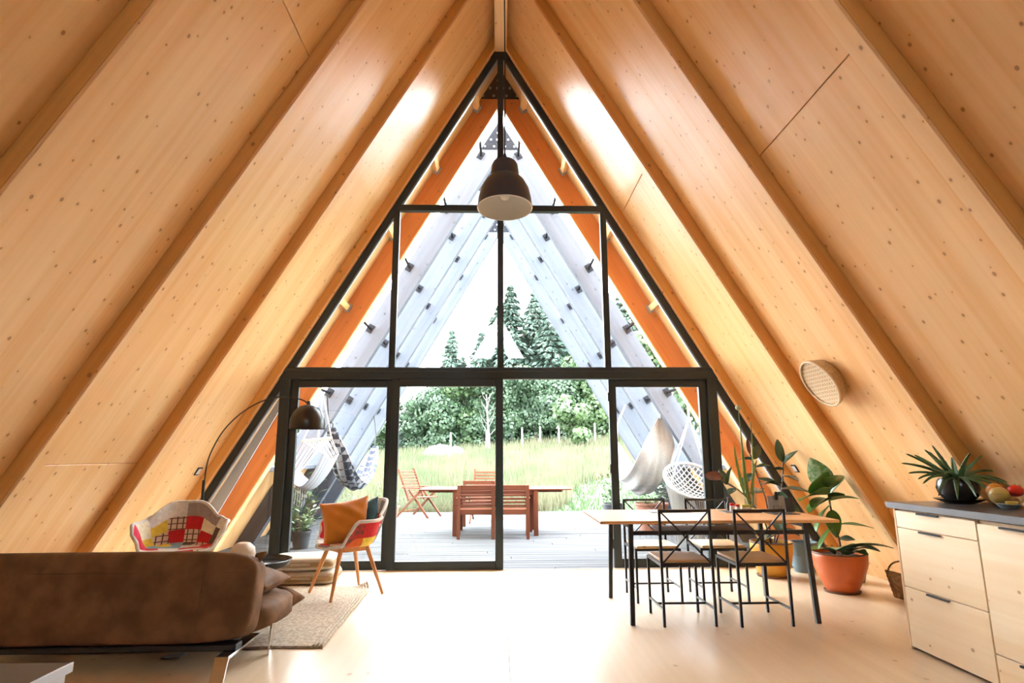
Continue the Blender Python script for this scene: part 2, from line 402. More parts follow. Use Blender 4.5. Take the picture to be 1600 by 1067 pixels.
def leaf_door(name, x0, x1, yo, label, handle=None):
    d = struct(name, loc=(0, 6.64+yo, 0), label=label); st, h = 0.085, 2.05
    for a in (x0, x1-st): obj('stile', MB().box(a, a+st, -0.028, 0.028, 0.0, h, 0.004), M['frame'], d)
    obj('rail', MB().box(x0+st, x1-st, -0.027, 0.027, 0.0, 0.095, 0.004), M['frame'], d)
    obj('rail', MB().box(x0+st, x1-st, -0.027, 0.027, h-0.085, h, 0.004), M['frame'], d)
    obj('pane', MB().box(x0+st-0.01, x1-st+0.01, -0.004, 0.004, 0.09, h-0.08), M['glass'], d)
    if handle is not None:
        for z in handle: obj('latch', MB().box(x0-0.012, x0+0.004, -0.036, -0.02, z-0.05, z+0.05, 0.002), M['black'], d)
    return d
leaf_door('door_1', -2.36, -1.20, 0.035, 'fixed glass door leaf behind the patchwork chair with cushions')
leaf_door('door_2', -1.215, 0.03, -0.03, 'sliding glass door leaf left of the open doorway')
leaf_door('door_3', 1.235, 2.36, 0.035, 'glass door leaf behind the dining table', handle=(0.25, 1.05, 1.85))
fl2 = struct('trim_2', MB().prism([(-(A-0.17-1.95)/S3, 1.95), (-(A-0.17-0.1)/S3, 0.1), (-(A-0.47-0.1)/S3, 0.1), (-(A-0.30-1.95)/S3, 1.95)], 6.71, 6.73), M['flash'], label='pale zinc flashing outside the left corner pane')

# ------------------------------------------------------------------ deck and its timber frames
DZ = -0.05
dk = struct('deck', MB().box(-4.3, 4.3, 6.75, 13.72, DZ-0.22, DZ-0.032), M['deck'], label='weathered grey plank deck outside the doors')
y = 6.74; r = random.Random(3)
planks = {}
while y < 13.7:
    cut = r.uniform(-3, 3)
    for a, b in ((-4.3, cut-0.003), (cut+0.003, 4.3)):
        o = obj('deck_plank', MB().box(a-cut, b-cut, 0, 0.134, -0.03, r.uniform(-0.002, 0.001), 0.003), M['deck'], dk, T(cut, y, DZ))
    y += 0.143
    
FR = [7.5] + [8.8+1.2*k for k in range(4)]
ZA = 6.05; BD = 0.30; BT = 0.14
RODZ = [6.0, 5.06, 4.09, 3.11, 2.13]
frame_labels = ['orange timber A-frame right outside the gable glazing', 'first grey weathered A-frame behind the orange one', 'second grey weathered A-frame over the deck',
                'third grey weathered A-frame over the deck', 'farthest grey weathered A-frame at the edge of the deck']
for k, Y in enumerate(FR):
    za = ZA + (0.05 if k == 0 else 0)
    t = thing('timber_frame', frame_labels[k], 'timber frame', (0, Y, DZ), group='A-frames over the deck')
    mt = M['orange_beam'] if k == 0 else M['grey_beam']
    for s in (-1, 1):
        zi = za - DZ; zo = zi + 2*BD
        Mb = axes((0, 0, zi), (s*0.5, 0, -S3/2), (0, 1, 0), Vector((s*0.5, 0, -S3/2)).cross(Vector((0, 1, 0))))
        mb = MB().prism([(0, zi), (s*zi/S3, 0), (s*zo/S3, 0), (0, zo)], 0, BT).xf(Mb.inverted())
        obj('beam', mb, mt, t, Mb)
        # light-coloured strip along the inner arris of the orange frame
        if k == 0:
            ms = MB().prism([(0, zi-0.03), (s*(zi-0.03)/S3, 0), (s*zi/S3, 0), (0, zi)], 0.0, BT).xf(Mb.inverted())
            obj('edge_strip', ms, M['ridge'], t, Mb)
        for rz in RODZ:
            off = 0.24
            x = s*((za + 2*off) - rz)/S3; z = rz - DZ
            if abs(x) > 3.7: continue
            if k == 0:
                obj('spacer_block', MB().bar((x*1.0, -0.76, z), (x, 0.0, z), 0.075, 0.075, (s*0.866, 0, 0.5), 0.004), M['ridge'], t)
                obj('shoe', MB().bar((x, -0.05, z), (x, 0.0, z), 0.11, 0.11, (s*0.866, 0, 0.5), 0.004), M['bolt'], t)
            else:
                pv = FR[k-1] - Y + BT
                obj('spacer_rod', MB().tube([(x, pv, z), (x, -0.01, z)], 0.022, 8), M['steel'], t, smooth=0.7)
                obj('flange', MB().bar((x, -0.012, z), (x, 0.0, z), 0.13, 0.09, (s*0.866, 0, 0.5)), M['steel'], t)
    # steel gusset plate with bolts at the apex
    zp = za - DZ
    pl = obj('gusset_plate', MB().prism([(-0.30, zp+0.06), (0.30, zp+0.06), (0.0, zp+0.55)], -0.012, 0.0), M['steel'], t)
    for bx, bz in ((-0.24, 0.10), (-0.09, 0.10), (0.09, 0.10), (0.24, 0.10), (-0.14, 0.22), (-0.04, 0.22), (0.04, 0.22), (0.14, 0.22), (-0.03, 0.34), (0.03, 0.34), (0, 0.44)):
        obj('bolt', MB().tube([(bx, -0.012, zp+bz), (bx, -0.026, zp+bz)], 0.017, 8), M['bolt'], pl)
# low side panels with grey ledges between the frame feet
n_side = {-1: 'left', 1: 'right'}
ords = ['nearest', 'second', 'third', 'farthest']
for s in (-1, 1):
    for k in range(4):
        ya, yb = FR[k]+BT, FR[k+1]
        t = thing('deck_side_panel', '%s low sloping wooden side panel on the %s of the deck, grey ledge on top' % (ords[k], n_side[s]), 'panel', (0, ya, DZ), group='low side panels along the deck')
        zc = 1.0 - DZ
        ap = ZA + 0.44 - DZ
        obj('board', MB().prism([(s*ap/S3, 0), (s*(ap-zc)/S3, zc), (s*((ap-zc)/S3+0.05), zc), (s*(ap/S3+0.05), 0)], 0.003, yb-ya-0.003), M['roofboard'] if k < 2 else M['grey_beam'], t)
        x = s*(ap-zc)/S3
        obj('ledge', MB().box(min(x-s*0.12, x+s*0.2), max(x-s*0.12, x+s*0.2), 0.003, yb-ya-0.003, zc, zc+0.06, 0.004), M['grey_beam'], t)
# ------------------------------------------------------------------ meadow and forest
def ground_z(x, y):
    t = max(0.0, y - 13.9)
    return -0.32 + 0.078*t + 0.0028*x*min(t, 30) + 0.04*math.sin(x*0.7+y*0.3)*min(1, t/6)
def mown(x, y): return x > 0.6 + (y-13.8)*0.42 + 0.3*math.sin(y*0.9)
gm = MB()
GX = np.concatenate([np.linspace(-70, -14, 15), np.linspace(-12, 14, 40), np.linspace(16, 70, 15)]); GY = np.concatenate([np.linspace(6.0, 13.0, 6), np.linspace(13.6, 50, 60), np.linspace(55, 110, 8)])
gm.add([(x, y, ground_z(x, y)) for y in GY for x in GX], [(j*len(GX)+i, j*len(GX)+i+1, (j+1)*len(GX)+i+1, (j+1)*len(GX)+i) for j in range(len(GY)-1) for i in range(len(GX)-1)])
m, nt, b = new_mat('meadow_soil'); M['soil'] = m
tc = N(nt, 'ShaderNodeTexCoord'); sp = N(nt, 'ShaderNodeSeparateXYZ'); nt.links.new(tc.outputs['Object'], sp.inputs[0])
ns = N(nt, 'ShaderNodeTexNoise'); ns.inputs['Scale'].default_value = 0.8; ns.inputs['Detail'].default_value = 6; nt.links.new(tc.outputs['Object'], ns.inputs['Vector'])
edge = math_node(nt, 'SUBTRACT', sp.outputs[0], math_node(nt, 'ADD', math_node(nt, 'MULTIPLY', math_node(nt, 'SUBTRACT', sp.outputs[1], 13.8), 0.42), 0.6))
edge = math_node(nt, 'ADD', edge, math_node(nt, 'MULTIPLY', ns.outputs['Fac'], 0.8))
dry = mix(nt, maprange(nt, ns.outputs['Fac'], 0.35, 0.65), (0.056, 0.056, 0.024), (0.036, 0.047, 0.017))
nt.links.new(mix(nt, maprange(nt, edge, 0.0, 0.9), dry, (0.028, 0.06, 0.017)), b.inputs['Base Color']); b.inputs['Roughness'].default_value = 0.95
g = struct('ground', gm, M['soil'], label='meadow ground rising gently to the forest', smooth=3.2)
g2 = struct('ground', MB().box(-70, 70, -40, 6.4, -0.7, -0.45), M['soil'], label='grassy ground around the house')

def blades(n, ylo, yhi, hlo, hhi, w, sel, seed):
    R = np.random.default_rng(seed); yy = ylo + (yhi-ylo)*R.random(n)**1.5
    xx = (R.random(n)*2-1)*(2.2 + yy*0.46); keep = np.array([sel(a, c) for a, c in zip(xx, yy)]); xx, yy = xx[keep], yy[keep]; n = len(xx)
    zz = np.array([ground_z(a, c) for a, c in zip(xx, yy)]); an = R.random(n)*2*np.pi; h = hlo + (hhi-hlo)*R.random(n); ww = w*(0.6+0.8*R.random(n))*(1+yy/25)
    ln = (R.random((n, 2))-0.5)*0.5*h[:, None]
    V = np.empty((n, 3, 3)); dx, dy = np.cos(an)*ww, np.sin(an)*ww
    V[:, 0] = np.stack([xx-dx, yy-dy, zz-0.02], 1); V[:, 1] = np.stack([xx+dx, yy+dy, zz-0.02], 1); V[:, 2] = np.stack([xx+ln[:, 0], yy+ln[:, 1], zz+h], 1)
    me = bpy.data.meshes.new('grass'); me.vertices.add(3*n); me.vertices.foreach_set('co', V.ravel().astype(np.float32)); me.loops.add(3*n); me.loops.foreach_set('vertex_index', np.arange(3*n, dtype=np.int32))
    me.polygons.add(n); me.polygons.foreach_set('loop_start', np.arange(0, 3*n, 3, dtype=np.int32)); me.polygons.foreach_set('loop_total', np.full(n, 3, dtype=np.int32)); me.update(calc_edges=True); return me
M['hay'] = leafmat('dry_meadow_grass', (0.094, 0.088, 0.046), (0.05, 0.066, 0.026), 0.7, 0.3, 0.6)
M['lawn'] = leafmat('mown_green_grass', (0.03, 0.064, 0.017), (0.042, 0.078, 0.023), 0.7, 0.3, 0.8)
o = obj('tall_grass', blades(90000, 13.85, 46, 0.25, 0.62, 0.012, lambda x, y: not mown(x, y), 1), M['hay']); o['kind'] = 'stuff'; tag(o, 'tall pale yellow meadow grass up to the forest edge', 'grass')
o = obj('short_grass', blades(34000, 13.85, 34, 0.06, 0.2, 0.012, mown, 2), M['lawn']); o['kind'] = 'stuff'; tag(o, 'short green mown grass strip beside the deck', 'grass')

def quads_mesh(name, C, U, W):
    n = len(C); V = np.stack([C-U*0.5, C+W*0.5, C+U*0.5, C-W*0.5], 1).reshape(-1, 3)
    me = bpy.data.meshes.new(name); me.vertices.add(4*n); me.vertices.foreach_set('co', V.ravel().astype(np.float32)); me.loops.add(4*n); me.loops.foreach_set('vertex_index', np.arange(4*n, dtype=np.int32))
    me.polygons.add(n); me.polygons.foreach_set('loop_start', np.arange(0, 4*n, 4, dtype=np.int32)); me.polygons.foreach_set('loop_total', np.full(n, 4, dtype=np.int32)); me.update(calc_edges=True); return me
def conifer_crown(h, r, n, seed):
    R = np.random.default_rng(seed); t = R.random(n)**1.35; lev = np.floor(t*24)/24 + R.random(n)*0.025; a = R.integers(0, 11, n)*2*np.pi/11 + np.floor(t*24)*1.3 + R.normal(0, 0.10, n)
    rad = r*(1-lev)**0.85*(0.25+0.75*R.random(n)**0.6)*(0.8+0.3*np.sin(a*3+lev*30)) + 0.08
    z = h*(0.06+0.94*lev) - 0.28*rad*(0.6+0.5*R.random(n)); C = np.stack([rad*np.cos(a), rad*np.sin(a), z], 1)
    out = np.stack([np.cos(a), np.sin(a), -0.45-0.3*R.random(n)], 1); L = (0.42+0.4*R.random(n))*(0.5+0.6*(1-lev)); U = out*L[:, None]
    sd = np.stack([-np.sin(a), np.cos(a), R.normal(0, 0.5, n)], 1)*(L*0.42)[:, None]; return quads_mesh('crown', C, U, sd)
def broad_crown(h, r, n, seed, lobes=16, z0=0.22):
    R = np.random.default_rng(seed); th = R.random(lobes)*2*np.pi; zz = z0+(0.95-z0)*R.random(lobes); pr = np.sqrt(np.clip(1-((zz-0.55)/0.5)**2, 0.05, 1))*r*0.62*R.random(lobes)**0.4
    LC = np.stack([pr*np.cos(th), pr*np.sin(th), zz*h], 1); LR = r*(0.32+0.28*R.random(lobes)); k = R.integers(0, lobes, n)
    d = R.normal(size=(n, 3)); d /= np.linalg.norm(d, axis=1, keepdims=True); C = LC[k] + d*(LR[k]*(0.72+0.33*R.random(n)))[:, None]*np.array([1, 1, 0.8])
    u = R.normal(size=(n, 3))*0.6 + np.array([0, 0, -0.2]); U = np.cross(d, u); U /= np.linalg.norm(U, axis=1, keepdims=True); W = np.cross(d, U) + d*R.normal(0, 0.5, (n, 1)); s = (0.2+0.22*R.random(n))[:, None]
    return quads_mesh('crown', C, U*s, W*s*0.75)
M['needle'] = leafmat('conifer_needles', (0.050, 0.086, 0.062), (0.030, 0.057, 0.042), 0.7, 0.15, 0.5)
M['needle2'] = leafmat('blue_green_needles', (0.066, 0.108, 0.080), (0.042, 0.075, 0.056), 0.7, 0.15, 0.5)
M['broad'] = leafmat('broad_leaves', (0.038, 0.072, 0.032), (0.024, 0.050, 0.024), 0.6, 0.3, 0.5)
M['broad2'] = leafmat('light_broad_leaves', (0.058, 0.10, 0.034), (0.037, 0.07, 0.026), 0.6, 0.3, 0.5)
M['bark'] = plain('bark', (0.10, 0.08, 0.065), 0.9, noise=0.4, nscale=6, bumpy=0.5)
M['pale_bark'] = plain('pale_bark', (0.17, 0.155, 0.14), 0.8, noise=0.3, nscale=6)
def trunk(h, r, kink=0.0, seed=0):
    q = random.Random(seed); pts = [(kink*q.uniform(-1, 1)*t, kink*q.uniform(-1, 1)*t, h*t) for t in (0, 0.25, 0.5, 0.75, 1)]
    return MB().tube(pts, [r, r*0.8, r*0.6, r*0.35, r*0.08], 8)
CR = [conifer_crown(13, 3.6, 11000, 11), conifer_crown(12, 3.1, 9000, 12), conifer_crown(10.5, 3.4, 9000, 13)]
BR = [broad_crown(9, 3.2, 6500, 21, 20, 0.08), broad_crown(7, 2.6, 5500, 22, 16, 0.06), broad_crown(4.2, 1.5, 2600, 23, 12, 0.25)]
TK = {'c': trunk(12.6, 0.22).mesh('trunk'), 'b': trunk(7, 0.2, 0.25, 3).mesh('trunk'), 's': trunk(3.6, 0.05, 0.12, 5).mesh('trunk')}
def tree(kind, x, y, sc, label, group=None, mat=None, name=None, bark=None, rz=0):
    crown = (CR if kind[0] == 'c' else BR)[int(kind[1])].copy(); crown.materials.clear(); crown = CROWN_CACHE.setdefault((kind, mat), crown)
    nm = name or ('conifer' if kind[0] == 'c' else 'broadleaf_tree')
    t = thing(nm, label, 'tree', (x, y, ground_z(x, y)-0.1), rz, group); t.scale = (sc, sc, sc)
    obj('crown', crown, M[mat], t); tk = TK['c' if kind[0] == 'c' else ('s' if kind == 'b2' else 'b')]
    if not tk.materials: tk.materials.append(M['bark'])
    obj('trunk', tk, M['bark'], t); return t
CROWN_CACHE = {}
def tx(px, Y): return -0.04 + (px-776)/915.0*Y*1.0     # ground position of a tree seen at this bearing
GRP = 'trees of the forest edge'
for px, Y, sc, k, mt, lab in (
    (704, 47, 0.80, 'c1', 'needle2', 'slender conifer rising alone above the left tree line'), (722, 48, 0.7, 'c2', 'needle2', 'conifer half hidden behind the slender one'), (752, 46, 0.86, 'c2', 'needle2', 'conifer left of the pendant reflection'), (780, 48, 1.1, 'c2', 'needle2', 'broad conifer right behind the centre mullion'), (738, 50, 0.58, 'c1', 'needle2', 'short conifer just right of the slender one'),
    (798, 46, 0.98, 'c0', 'needle', 'tallest dark conifer directly behind the centre mullion'), (768, 50, 0.80, 'c1', 'needle2', 'conifer left of the centre mullion'),
    (838, 47, 1.18, 'c2', 'needle2', 'dense conifer right of the centre mullion'), (880, 49, 1.24, 'c2', 'needle2', 'dense conifer behind the first right grey frame'), (925, 50, 1.2, 'c2', 'needle', 'broad conifer high behind the right grey frames'), (985, 47, 1.0, 'c0', 'needle2', 'conifer seen between the right grey frames'), (1030, 45, 0.8, 'c2', 'needle2', 'conifer above the macrame chair'), (862, 44, 0.86, 'c0', 'needle', 'dense dark conifer behind the open doorway'),
    (905, 46, 0.95, 'c0', 'needle2', 'tall conifer behind the right door post'), (950, 45, 0.85, 'c1', 'needle', 'dark conifer seen past the right grey frames'),
    (668, 46, 0.46, 'c2', 'needle', 'low dark conifer at the left end of the tree line'), (640, 45, 0.40, 'c2', 'needle2', 'small conifer behind the folding chair')):
    tree(k, tx(px, Y), Y, sc, lab, GRP, mt, rz=px)
for px, Y, sc, k, mt, lab in (
    (655, 42, 0.62, 'b1', 'broad', 'leafy tree above the folding chair'), (690, 41.5, 0.72, 'b1', 'broad', 'leafy tree behind the pale boulders'), (725, 42, 0.78, 'b1', 'broad2', 'fresh green leafy tree beside the bare sapling'),
    (755, 41.5, 0.66, 'b0', 'broad', 'leafy tree left of the sliding door edge'), (800, 41, 0.66, 'b0', 'broad', 'leafy tree at the left of the open doorway'), (836, 41, 0.7, 'b0', 'broad', 'leafy tree in the middle of the open doorway'),
    (872, 40.5, 0.66, 'b0', 'broad', 'leafy tree behind the young pale tree'), (925, 40, 0.78, 'b0', 'broad2', 'bright green leafy tree at the right of the open doorway'), (962, 39, 0.82, 'b0', 'broad2', 'bright leafy tree behind the right door leaf'),
    (1010, 39, 0.9, 'b0', 'broad2', 'bright leafy tree seen above the white hammock'), (1062, 38, 0.95, 'b0', 'broad', 'leafy tree seen above the hanging chair'), (1120, 38, 0.95, 'b1', 'broad', 'leafy tree behind the right corner pane'),
    (600, 43, 0.6, 'b1', 'broad', 'leafy tree behind the plaid hammock'), (560, 43, 0.55, 'b0', 'broad', 'leafy tree behind the rope hammock chair'), (505, 43, 0.6, 'b1', 'broad2', 'leafy tree behind the left grey frames'), (430, 42, 0.6, 'b0', 'broad', 'leafy tree behind the left corner pane')):
    tree(k, tx(px, Y), Y, sc, lab, GRP, mt, rz=px*1.7)
tree('b2', tx(893, 34), 34, 0.8, 'young pale green tree standing alone in the meadow', None, 'broad2', 'young_tree', rz=1)
q = random.Random(9); sx, sy = tx(765, 35), 35
t = thing('bare_sapling', 'thin bare pale sapling in front of the forest', 'tree', (sx, sy, ground_z(sx, sy)-0.1))
obj('trunk', MB().tube([(0, 0, 0), (-0.05, 0, 1.2), (-0.15, 0, 2.4), (-0.2, 0, 3.6)], [0.085, 0.07, 0.05, 0.015], 8), M['pale_bark'], t, smooth=3.2)
for i in range(14):
    z = 1.1 + i*0.17; a = i*2.4; L = 0.9 - i*0.03; p = Vector((-0.02-0.06*z*0.7, 0, z))
    obj('branch', MB().tube([p, p+Vector((math.cos(a)*L*0.5, math.sin(a)*L*0.5, L*0.6)), p+Vector((math.cos(a)*L*0.7, math.sin(a)*L*0.7, L*1.1))], [0.02, 0.012, 0.004], 5), M['pale_bark'], t)
M['post'] = plain('weathered_post', (0.17, 0.16, 0.145), 0.9)
fp = None
for px, Y, lab in ((705, 38, 'right above the pale boulders'), (760, 38.5, 'close to the bare sapling'), (815, 38, 'first from the left in the open doorway'), (843, 37.5, 'second from the left in the open doorway'), (872, 37.5, 'just left of the young pale tree'), (928, 37, 'right of the young pale tree')):
    x = tx(px, Y); me = MB().prism([(-0.06, 0), (0.06, 0), (0.05, 1.35), (0, 1.42), (-0.05, 1.35)], -0.05, 0.05) if fp is None else fp.data
    o = obj('fence_post', me, M['post']); fp = fp or o; o.location = (x, Y, ground_z(x, Y)-0.1); tag(o, 'pale wooden fence post, ' + lab, 'post', 'fence posts along the meadow')
M['rock'] = plain('pale_rock', (0.19, 0.18, 0.165), 0.9, noise=0.35, nscale=2, bumpy=0.6)
def rock(s, seed):
    q = random.Random(seed); ph = [q.uniform(0, 6) for _ in range(6)]
    def fn(u, v):
        a = u*2*PI; e = (v-0.5)*PI; k = 1+0.18*math.sin(3*a+ph[0])*math.cos(2*e+ph[1])+0.12*math.sin(5*a+ph[2]+3*e)
        return (s[0]*k*math.cos(a)*math.cos(e), s[1]*k*math.sin(a)*math.cos(e), s[2]*k*math.sin(e))
    return MB().grid(fn, 16, 8, True)
for px, Y, s, lab in ((690, 33, (0.9, 0.5, 0.5), 'large pale boulder in the meadow'), (712, 33.4, (0.6, 0.4, 0.38), 'smaller pale boulder right of the large one')):
    x = tx(px, Y); o = obj('boulder', rock(s, px), M['rock'], smooth=0.9); o.location = (x, Y, ground_z(x, Y)+s[2]*0.45); tag(o, lab, 'rock')

# ------------------------------------------------------------------ garden furniture on the deck
HW, HZ = M['hardwood'], M['hardwoodz']
t = thing('garden_table', 'long reddish hardwood garden table with extended leaves on the deck', 'table', (-0.06, 10.08, DZ))
for i in range(7):
    y0 = -0.44 + i*0.126
    obj('top_slat', MB().box(-1.22, 1.22, y0, y0+0.12, 0.70, 0.722, 0.003), HW, t)
for sx_ in (-0.645, 0.645):
    for sy_ in (-0.40, 0.38): obj('leg', MB().box(sx_-0.036, sx_+0.036, sy_-0.03, sy_+0.03, 0, 0.70, 0.004), HZ, t)
    obj('apron', MB().box(sx_-0.015, sx_+0.015, -0.37, 0.35, 0.62, 0.70, 0.003), HW, t)
for sy_ in (-0.40, 0.38): obj('apron', MB().box(-0.61, 0.61, sy_-0.012, sy_+0.012, 0.63, 0.70, 0.003), HW, t)
for sx_ in (-0.69, 0.56): obj('gate_leg', MB().box(sx_, sx_+0.05, 0.05, 0.10, 0, 0.69, 0.004), HZ, t)
for s in (-1, 1):
    for sy_ in (-0.3, 0.28): obj('slide_rail', MB().box(min(s*0.66, s*1.08), max(s*0.66, s*1.08), sy_-0.015, sy_+0.015, 0.665, 0.70, 0.003), HW, t)
def armchair(loc, rz, label):
    """faces +Y at rz = 0: the back is nearest the camera"""
    t = thing('garden_armchair', label, 'chair', loc, rz, 'reddish hardwood armchairs at the garden table')
    w = 0.27
    for s in (-1, 1):
        obj('back_post', MB().box(s*w-0.03*(s > 0)-0.02*(s < 0), s*w+0.02*(s > 0)+0.03*(s < 0), -0.03, 0.02, 0, 0.80, 0.004), HZ, t)
        obj('leg', MB().box(s*w-0.025, s*w+0.025, 0.46, 0.51, 0, 0.58, 0.004), HZ, t)
        obj('armrest', MB().box(s*w-0.035, s*w+0.035, 0.021, 0.54, 0.58, 0.605, 0.004), HW, t)
        obj('side_rail', MB().box(s*w-0.015, s*w+0.015, 0.021, 0.459, 0.34, 0.41, 0.003), HW, t)
    obj('top_rail', MB().box(-w+0.031, w-0.031, -0.02, 0.012, 0.735, 0.80, 0.004), HW, t)
    for i in range(5): obj('back_slat', MB().box(-w+0.031, w-0.031, -0.015, 0.01, 0.475+i*0.052, 0.508+i*0.052, 0.003), HW, t)
    obj('back_rail', MB().box(-w+0.031, w-0.031, -0.02, 0.012, 0.36, 0.44, 0.004), HW, t)
    for i in range(6): obj('seat_slat', MB().box(-w+0.02, w-0.02, 0.025+i*0.08, 0.025+i*0.08+0.065, 0.41, 0.43, 0.003), HW, t)
    return t
armchair((-0.36, 9.32, DZ), 0.03, 'reddish hardwood armchair on the near side of the garden table, left one')
armchair((0.17, 9.30, DZ), -0.02, 'reddish hardwood armchair on the near side of the garden table, right one')
armchair((-0.36, 10.95, DZ), PI-0.04, 'reddish hardwood armchair on the far side of the garden table')
def recliner(loc, rz, label):
    """folding slatted chair, faces -Y at rz = 0"""
    t = thing('folding_chair', label, 'chair', loc, rz, 'folding slatted garden chairs'); w = 0.27
    b0, b1 = Vector((0, 0.16, 0.40)), Vector((0, 0.42, 0.98)); d = b1-b0
    for s in (-1, 1):
        ox = Vector((s*w, 0, 0)); oi = Vector((s*(w-0.035), 0, 0))
        obj('back_stile', MB().bar(b0+ox-d*0.12, b1+ox, 0.028, 0.045, (0, 1, 0), 0.003), HZ, t)
        obj('leg', MB().bar(oi+Vector((0, -0.34, 0.0)), oi+Vector((0, 0.16, 0.56)), 0.026, 0.045, (0, 1, 0), 0.003), HZ, t)
        obj('leg', MB().bar(oi*1.26+Vector((0, 0.42, 0.0)), oi*1.26+Vector((0, -0.22, 0.58)), 0.026, 0.045, (0, 1, 0), 0.003), HZ, t)
        obj('armrest', MB().box(s*(w+0.055)-0.025, s*(w+0.055)+0.025, -0.30, 0.26, 0.585, 0.61, 0.004), HW, t)
    for i in range(9):
        p = b0 + d*(0.06+i*0.104)
        obj('back_slat', MB().bar(p+Vector((-w+0.015, 0, 0)), p+Vector((w-0.015, 0, 0)), 0.016, 0.036, tuple(d.normalized()), 0.002), HW, t)
    for i in range(7): obj('seat_slat', MB().box(-w+0.06, w-0.06, -0.28+i*0.062, -0.28+i*0.062+0.046, 0.40-0.004*i, 0.418-0.004*i, 0.002), HW, t)
    obj('stretcher', MB().box(-w, w, 0.30, 0.325, 0.095, 0.13, 0.002), HW, t)
    return t
recliner((-1.62, 12.75, DZ), math.radians(62), 'reddish folding garden chair standing alone at the left end of the garden table')
recliner((-0.27, 11.75, DZ), math.radians(-8), 'reddish folding garden chair behind the garden table')

# ------------------------------------------------------------------ hammocks
M['rope'] = plain('white_cotton_rope', (0.34, 0.33, 0.31), 0.9, noise=0.15, nscale=60)
M['cloth'] = plain('white_hammock_cloth', (0.36, 0.355, 0.34), 0.9, noise=0.12, nscale=30, bumpy=0.15)
m, nt, b = new_mat('blue_white_plaid'); M['plaid'] = m
tc = N(nt, 'ShaderNodeTexCoord'); ck = N(nt, 'ShaderNodeTexChecker'); ck.inputs['Scale'].default_value = 9; ck.inputs[1].default_value = (0.26, 0.265, 0.28, 1); ck.inputs[2].default_value = (0.02, 0.026, 0.042, 1); nt.links.new(tc.outputs['Object'], ck.inputs[0]); nt.links.new(ck.outputs[0], b.inputs['Base Color']); b.inputs['Roughness'].default_value = 0.9
m, nt, b = new_mat('blue_striped_white_cloth'); M['stripe'] = m
tc = N(nt, 'ShaderNodeTexCoord'); wv = N(nt, 'ShaderNodeTexWave', bands_direction='Y'); wv.inputs['Scale'].default_value = 3.0; nt.links.new(tc.outputs['Object'], wv.inputs[0]); nt.links.new(mix(nt, maprange(nt, wv.outputs['Fac'], 0.82, 0.9), (0.26, 0.26, 0.26), (0.12, 0.15, 0.2)), b.inputs['Base Color']); b.inputs['Roughness'].default_value = 0.9
# rope hammock chair on the left
t = thing('hammock_chair', 'white rope hammock chair with wooden spreader bar left of the plaid hammock', 'hammock chair', (-2.6, 8.35, 0.0))
b0, b1 = Vector((-0.02, -0.38, 1.40)), Vector((0.14, 0.40, 1.46))
obj('spreader_bar', MB().tube([b0, (b0+b1)/2, b1], 0.018, 8), M['spreader'], t, smooth=0.7)
hook = Vector((0.03, 0.2, 2.12))
for e in (b0, b1, (b0+b1)/2): obj('hanging_rope', MB().tube(spline([e, (e+hook)/2+Vector((0.01, 0, -0.03)), hook], 5), 0.009, 6), M['rope'], t, smooth=3.2)
def sling(u, v):
    a = u*2-1; x = -0.26+0.52*v; z = 0.74 + 0.17*max(0, (0.45-v)/0.45)**1.6 + 0.42*max(0, (v-0.45)/0.55)**1.7
    return (x, a*(0.36-0.03*math.cos(v*PI)), z + 0.07*a*a + 0.004*math.sin(9*a))
obj('seat_cloth', MB().sheet(sling, 16, 18, 0.012), M['stripe'], t, smooth=1.0)
for i in range(13):
    f = i/12; p = b0.lerp(b1, f)
    for v in (0.0, 1.0):
        e = Vector(sling(f, v)); sgn = 0.02 if i % 2 else -0.02
        obj('fan_rope', MB().tube([p, p.lerp(e, 0.5)+Vector((0, sgn, 0)), e], 0.0055, 5), M['rope'], t)
for i in range(22):
    f = i/21; e = Vector(sling(f, 0.02 + 0.3*(i % 3)/3)); L = 0.24+0.1*((i*7) % 5)/5
    obj('fringe_strand', MB().tube([e, e+Vector((0.01, 0, -L*0.5)), e+Vector((-0.005, 0.01, -L))], 0.0045, 4), M['rope'], t)
# plaid hammock
t = thing('plaid_hammock', 'dark and white plaid hammock hanging in a loop between the left grey frames', 'hammock', (-2.4, 10.0, 0.0))
path = spline([(-0.10, -1.15, 1.60), (-0.05, -0.85, 1.22), (-0.02, -0.5, 0.86), (0.02, 0.0, 0.66), (0.05, 0.5, 0.80), (0.07, 0.95, 1.12), (0.08, 1.2, 1.36)], 7)
n = len(path); P = path
def hm(u, v):
    i = min(n-1, int(round(v*(n-1)))); c = P[i]; w = 0.05 + 0.13*math.sin(PI*v)**0.8; a = (u*2-1)
    return (c.x + a*w, c.y, c.z + 0.10*a*a*math.sin(PI*v) + 0.012*math.sin(a*9))
obj('cloth', MB().sheet(hm, 14, n-1, 0.03), M['plaid'], t, smooth=1.0)
obj('hanging_rope', MB().tube([P[0], (-0.14, -1.2, 1.72), (-0.18, -1.2, 2.12)], 0.012, 6), M['black'], t)
obj('hanging_rope', MB().tube([P[-1], (0.08, 1.22, 1.62), (0.02, 1.22, 2.05)], 0.012, 6), M['black'], t)
obj('carabiner', MB().tube([(-0.10+0.03*math.cos(a), -1.17, 1.645+0.045*math.sin(a)) for a in [2*PI*i/14 for i in range(14)]], 0.009, 6, closed=True), M['black'], t)
